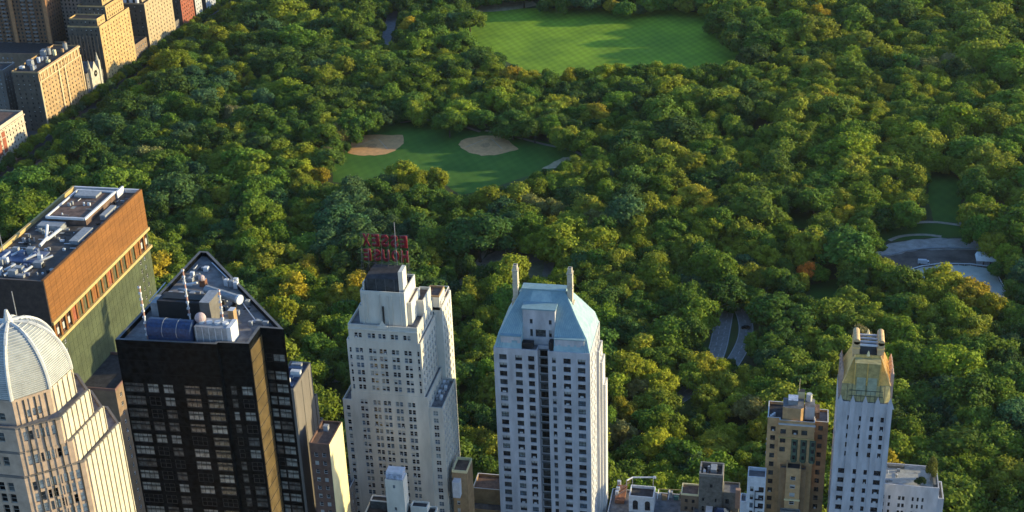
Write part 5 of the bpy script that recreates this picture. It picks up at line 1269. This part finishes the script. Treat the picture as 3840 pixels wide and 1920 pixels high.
def add_tree_px(px_, py_, rp, key):
    # crown centre lies at 0.62 h
    h = 14.0
    for _ in range(3):
        g = P(px_, py_, h*.62); D = (g-CAMP).length; R = rp/F_PX*D; h = min(22, max(9, 5+R*1.25))
    trees.append([g.x, g.y, R*1.0, h, key])
for x, y, rp, key in HAND: add_tree_px(x*K, y*K, rp*K*.98, key)
nh = len(trees)
HANDP = []
for t_ in trees:
    X_, Y_, D_ = J((t_[0], t_[1], t_[3]*.62)); HANDP.append((X_, Y_, D_, t_[2]*F_PX/D_))
CLEAR = [(MEADOW, .42), (FIELD, .62), (RINK, .55), (PLAZA, .5), (YARD, .45), (LAWN1, .5), (LAWN2, .5), ([(3680, 745), (3840, 738), (3840, 795), (3720, 795)], .2), (LAWN3, .6), (LAWN4, .5), (PLAY, .25), (WDRIVE, .85), (TOPR, .5), (CDRIVE, .7), (DIRTTOP, .6), ([(2500, 1470), (2600, 1455), (2620, 1500), (2560, 1560), (2480, 1550)], .4), (GAP1, .6), (GAP2, .5), (WALK, .5)]
def inside(pt, poly):
    x, y = pt; c = False; n = len(poly); j = n-1
    for i in range(n):
        xi, yi = poly[i]; xj, yj = poly[j]
        if (yi > y) != (yj > y) and x < (xj-xi)*(y-yi)/(yj-yi)+xi: c = not c
        j = i
    return c
BB = [(min(p[0] for p in c[0]), max(p[0] for p in c[0]), min(p[1] for p in c[0]), max(p[1] for p in c[0])) for c in CLEAR]
def blocked(x, y, R, h):
    X, Y, D = J((x, y, h*.62)); rp = R*F_PX/D
    for (pl_, fct), (a, b2, c, d) in zip(CLEAR, BB):
        if X < a-rp or X > b2+rp or Y < c-rp or Y > d+rp: continue
        if inside((X, Y), pl_): return True
        for k in range(8):
            if inside((X+rp*fct*math.cos(k*.785), Y+rp*fct*.9*math.sin(k*.785)), pl_): return True
    for hx, hy, hd, hr in HANDP:
        if D < hd-2 and (X-hx)**2+(Y-hy)**2 < (rp*.95+hr*.25)**2: return True
    return False
def density_key(x, y, r):
    X, Y, D = J((x, y, 9)); q = r.random()
    if 1270 < X < 1620 and 760 < Y < 1040: return r.choice(['d', 'b', 'd'])
    if 1040 < X < 1380 and 950 < Y < 1320 and q < .6: return r.choice(['y', 'o', 'y', 'l', 'm', 'y'])
    if 2270 < X < 2880 and 1280 < Y < 1700 and q < .6: return r.choice(['y', 'm', 't', 'y', 'l', 'm', 'g'])
    if X > 2850 and Y < 520 and q < .55: return r.choice(['l', 'y', 'm', 'y', 'g', 'm'])
    if 1500 < X < 2800 and 560 < Y < 1100 and q < .35: return r.choice(['y', 'y', 'm', 'g', 'l'])
    if 700 < X < 1350 and 560 < Y < 950 and q < .5: return r.choice(['y', 'm', 'y', 'l'])
    if X > 3360 and Y > 1330 and q < .6: return r.choice(['g', 'd', 'm', 'b'])  # lower right canopy tinted darker to stand in for broad shade
    if X < 1250 and Y < 560 and q < .75: return r.choice(['d', 'g', 'd', 'm', 'd', 'g', 'b', 'y'])
    if X < 700 and Y < 900 and q < .7: return r.choice(['d', 'g', 'm', 'd'])
    if 1500 < X < 2900 and 260 < Y < 520 and q < .45: return r.choice(['d', 'g', 'm', 'd'])  # middle canopy also given darker tints in place of shade
    # drifting species patches
    v = math.sin(x*.013+1.3)+math.sin(y*.017+x*.006)+math.sin((x+y)*.031)*.6+r.normal()*.8
    if v > 1.9: return r.choice(['y', 'l', 'y', 'm', 'y', 'm', 'g', 'o'])
    if v > .8: return r.choice(['y', 'm', 'g', 'y', 'm'])
    if v > -.6: return r.choice(['g', 'm', 'g', 'm', 'd', 'y'])
    return r.choice(['d', 'g', 'd', 'b', 'g', 't'] if r.random() < .25 else ['d', 'g', 'g', 'b', 'm'])
r = np.random.default_rng(5)
grid = {}
def near(x, y, R):
    gx, gy = int(x//20), int(y//20)
    for i in (-1, 0, 1):
        for j in (-1, 0, 1):
            for (a, b2, RR) in grid.get((gx+i, gy+j), ()):
                if (a-x)**2+(b2-y)**2 < (.66*(R+RR))**2: return True
    return False
def put(x, y, R): grid.setdefault((int(x//20), int(y//20)), []).append((x, y, R))
for t_ in trees: put(t_[0], t_[1], t_[2])
for k in range(70):
    for xx in (-479.5, -464.0):
        y = 560+k*8.5+(4 if xx < -470 else 0)+float(r.normal()); R = float(r.uniform(3.6, 5.2)); trees.append([xx+float(r.normal())*.6, y, R, float(r.uniform(7.5, 9.5)), str(r.choice(['d', 'g', 'b', 'm', 'y']))]); put(xx, y, R)
for _ in range(75000):
    x = r.uniform(-455, 440); y = r.uniform(434, 1330)
    X, Y, D = J((x, y, 8))
    if not (-420 < X < 4750 and -260 < Y < 2260): continue
    R = float(np.clip(r.gamma(8, 1.0)+.7, 4.6, 14.5)); h = float(np.clip(5.5+R*1.25+r.normal()*1.8, 9, 24))
    if X < 1000 and Y < 700: h *= .95
    if near(x, y, R) or blocked(x, y, R, h): continue
    put(x, y, R); trees.append([x, y, R, h, str(density_key(x, y, r))])
# small understory trees, added so gaps between crowns read green instead of black
n_big = len(trees)
for _ in range(14000):
    x = r.uniform(-455, 330); y = r.uniform(434, 1330); X, Y, D = J((x, y, 5))
    if not (-200 < X < 4040 and -160 < Y < 2150): continue
    R = float(r.uniform(2.8, 4.4)); h = float(r.uniform(6, 9))
    if blocked(x, y, R, h): continue
    gx, gy = int(x//20), int(y//20)
    if any((a-x)**2+(b2-y)**2 < (.72*RR+.3*R)**2 for i in (-1, 0, 1) for j in (-1, 0, 1) for (a, b2, RR) in grid.get((gx+i, gy+j), ())): continue
    put(x, y, R*.8); trees.append([x, y, R, h, str(r.choice(['g', 'm', 'b', 'g', 'y', 'd']))])
print('trees', len(trees), 'hand', nh, 'big', n_big)
info = []
HID = [  # screen silhouettes of the big buildings
 [(1300, 1090), (1660, 1090), (1760, 1920), (1290, 1920)], [(1850, 1080), (2260, 1080), (2290, 1920), (1860, 1920)], [(434, 1300), (1064, 1250), (1200, 1370), (1230, 1920), (500, 1920)],
 [(0, 1180), (260, 1200), (450, 1600), (510, 1920), (0, 1920)], [(0, 1060), (150, 1065), (540, 730), (560, 900), (200, 1380), (0, 1400)], [(0, 940), (265, 712), (540, 722), (150, 1065), (0, 1060)], [(750, 960), (1064, 1250), (434, 1300)],
 [(3145, 1360), (3340, 1360), (3345, 1920), (3120, 1920)], [(2875, 1580), (3140, 1560), (3130, 1920), (2880, 1920)], [(3340, 1760), (3540, 1760), (3540, 1920), (3340, 1920)]]
for i, (x, y, R, h, key) in enumerate(trees):
    X, Y, D = J((x, y, h*.62)); vis = i < n_big and -40 < X < 3880 and -40 < Y < 1950 and not any(inside((X, Y), q_) for q_ in HID)
    info.append((i, X, Y, D, R*F_PX/D if vis else -1))
order = sorted(info, key=lambda q_: (-(q_[4]+(18 if q_[0] < nh and q_[4] > 0 else 0))))
IND = [q_[0] for q_ in order[:300] if q_[4] > 0]
indset = set(IND)
tr_r = np.random.default_rng(21)
def tint_of(key):
    c = np.array(TINT[key])*tr_r.uniform(.8, 1.22); c = c*np.array([tr_r.uniform(.88, 1.15), 1, tr_r.uniform(.8, 1.2)]); return [float(v) for v in c]
LM = [('ball field', 1620, 620), ('skating rink', 3600, 1040), ('gray plaza', 3500, 910), ('big meadow', 2300, 150), ('cream stepped tower', 1490, 1300), ('copper roofed tower', 2060, 1250), ('black triangular roof', 760, 1130),
      ('orange panelled block', 330, 900), ('winding drive', 2740, 1240), ('gold crowned tower', 3240, 1400), ('tan apartment house', 2990, 1600), ('red roof sign', 1450, 920), ('stone tower house', 2665, 1760), ('terrace wing', 3440, 1780),
      ('park hut', 3045, 640), ('golden brick block', 240, 400), ('left dirt infield', 1400, 545), ('right dirt infield', 1820, 545), ('stepped golden tower', 450, 200), ('rusty orange tree', 3022, 1030), ('gray slab tower', 1170, 1450), ('twin chimneys', 2040, 1000), ('park corner at the lower right', 3750, 1800), ('right picture edge', 3840, 1300)]
def nearest(X, Y): return min(LM, key=lambda l: (l[1]-X)**2+(l[2]-Y)**2)
labels = {}
for i in IND:
    _, X, Y, D, rp = info[i]; l = nearest(X, Y); dx, dy = X-l[1], Y-l[2]
    where = ('right of' if dx > 0 else 'left of') if abs(dx) > abs(dy) else ('in front of' if dy > 0 else 'behind')
    size = 'broad' if trees[i][2] > 7.8 else ('small' if trees[i][2] < 6 else 'medium')
    labels.setdefault('%s %s tree %s the %s' % (size, CNAME[trees[i][4]], where, l[0]), []).append(i)
ORD = ['leftmost', 'second from left', 'third from left', 'fourth from left', 'fifth from left', 'sixth from left', 'seventh from left', 'eighth from left']
NUM = {2: 'two', 3: 'three', 4: 'four', 5: 'five', 6: 'six', 7: 'seven', 8: 'eight', 9: 'nine', 10: 'ten'}
lab = {}
for s_, ids in labels.items():
    ids.sort(key=lambda i: info[i][1])
    for k, i in enumerate(ids):
        if len(ids) == 1: lab[i] = s_
        else: lab[i] = s_+', '+('rightmost' if k == len(ids)-1 else (ORD[k] if k < len(ORD) else 'one'))+' of %s' % NUM.get(len(ids), 'several')
for n_, i in enumerate(IND):
    x, y, R, h, key = trees[i]
    t_ = bpy.data.objects.new('tree', None); COL.objects.link(t_); t_.location = (x, y, 0); t_.empty_display_size = 1
    t_['label'] = lab[i]; t_['category'] = 'tree'; t_['group'] = 'trees of the park'
    sc_ = (R/BR*tr_r.uniform(.92, 1.2), R/BR*tr_r.uniform(.92, 1.2), h/BH); rot = (0, 0, tr_r.uniform(0, 6.28))
    v_ = 7 if key == 'r' else int(tr_r.integers(0, NV))
    for nm, me in (('crown', CROWNS[v_]), ('trunk', TRUNK)):
        o = bpy.data.objects.new(nm, me); COL.objects.link(o); o.parent = t_; o.scale = sc_; o.rotation_euler = rot
        if nm == 'crown': o['tint'] = tint_of(key)
# roof terrace tree
g = (TW[1]-2.2, TW[2]+5.5, ZW)
t_ = root('terrace_tree', 'slim yellow green tree on the paved roof terrace', 'tree', g)
for nm, me in (('crown', CROWNS[7]), ('trunk', TRUNK)):
    o = bpy.data.objects.new(nm, me); COL.objects.link(o); o.parent = t_; o.scale = (.3, .3, .52)
    if nm == 'crown': o['tint'] = [.13, .14, .03]
g = (TW[1]-5.5, TW[2]+2.6, ZW)
t_ = root('terrace_shrub', 'round dark green shrub on the paved roof terrace', 'shrub', g)
for nm, me in (('crown', CROWNS[2]), ('trunk', TRUNK)):
    o = bpy.data.objects.new(nm, me); COL.objects.link(o); o.parent = t_; o.scale = (.22, .22, .17)
    if nm == 'crown': o['tint'] = [.03, .06, .02]
# the rest of the wood: one object, instanced on points
rest = [i for i in range(len(trees)) if i not in indset]
protos = bpy.data.collections.new('wood_crowns')    # not linked to the scene
for k in range(NV):
    b_ = bpy.data.objects.new('wood_crown_%02d' % k, CROWNS[k]); protos.objects.link(b_)
me = bpy.data.meshes.new('wood'); n = len(rest)
me.vertices.add(n); me.vertices.foreach_set('co', np.array([[trees[i][0], trees[i][1], 0] for i in rest], 'f').ravel())
def attr(nm, ty, data, key='value'):
    a_ = me.attributes.new(nm, ty, 'POINT'); a_.data.foreach_set(key, np.array(data, 'f' if ty != 'INT' else 'i').ravel())
attr('tint', 'FLOAT_VECTOR', [tint_of(trees[i][4]) for i in rest], 'vector')
attr('sc', 'FLOAT_VECTOR', [[trees[i][2]/BR*tr_r.uniform(.92, 1.25), trees[i][2]/BR*tr_r.uniform(.92, 1.25), trees[i][3]/BH] for i in rest], 'vector')
attr('rot', 'FLOAT_VECTOR', [[0, 0, tr_r.uniform(0, 6.28)] for i in rest], 'vector')
attr('vi', 'INT', [int(tr_r.integers(0, NV)) for i in rest])
wood = bpy.data.objects.new('wood', me); COL.objects.link(wood); wood['kind'] = 'stuff'; wood['label'] = 'dense green wood of the park stretching away behind the nearer trees'; wood['category'] = 'woodland'
ng = bpy.data.node_groups.new('wood_nodes', 'GeometryNodeTree')
ng.interface.new_socket('Geometry', in_out='INPUT', socket_type='NodeSocketGeometry'); ng.interface.new_socket('Geometry', in_out='OUTPUT', socket_type='NodeSocketGeometry')
N_ = ng.nodes; gi = N_.new('NodeGroupInput'); go = N_.new('NodeGroupOutput'); ip = N_.new('GeometryNodeInstanceOnPoints'); ci = N_.new('GeometryNodeCollectionInfo')
ci.inputs['Collection'].default_value = protos; ci.inputs['Separate Children'].default_value = True; ci.inputs['Reset Children'].default_value = True
def na(nm, ty):
    q_ = N_.new('GeometryNodeInputNamedAttribute'); q_.data_type = ty; q_.inputs['Name'].default_value = nm; return [o for o in q_.outputs if o.enabled][0]
L_ = ng.links; L_.new(gi.outputs[0], ip.inputs['Points']); L_.new(ci.outputs[0], ip.inputs['Instance']); ip.inputs['Pick Instance'].default_value = True
L_.new(na('vi', 'INT'), ip.inputs['Instance Index']); L_.new(na('sc', 'FLOAT_VECTOR'), ip.inputs['Scale'])
er = N_.new('FunctionNodeEulerToRotation'); L_.new(na('rot', 'FLOAT_VECTOR'), er.inputs[0]); L_.new(er.outputs[0], ip.inputs['Rotation'])
L_.new(ip.outputs[0], go.inputs[0])
md = wood.modifiers.new('wood', 'NODES'); md.node_group = ng
import os
hz = MB(); hz.box(-1500, 1100, -200, 2400, -1.0, 340, M('haze_surface_unused', (.5, .5, .5), noise=0)); 
hm = bpy.data.materials.new('haze'); hm.use_nodes = True; hn = hm.node_tree
for n_ in list(hn.nodes):
    if n_.type != 'OUTPUT_MATERIAL': hn.nodes.remove(n_)
pv = hn.nodes.new('ShaderNodeVolumePrincipled'); pv.inputs['Density'].default_value = HAZE; pv.inputs['Color'].default_value = (.80, .88, 1.0, 1); pv.inputs['Anisotropy'].default_value = .2
hn.links.new(pv.outputs[0], [n_ for n_ in hn.nodes if n_.type == 'OUTPUT_MATERIAL'][0].inputs['Volume'])
if HAZE > 0:
    hz.mats = [hm]; ho = hz.build('haze'); ho['kind'] = 'stuff'; ho['label'] = 'thin pale morning haze over the park'; ho['category'] = 'haze'
# tidy helper property
for o in bpy.data.objects:
    if '_o' in o.keys(): del o['_o']
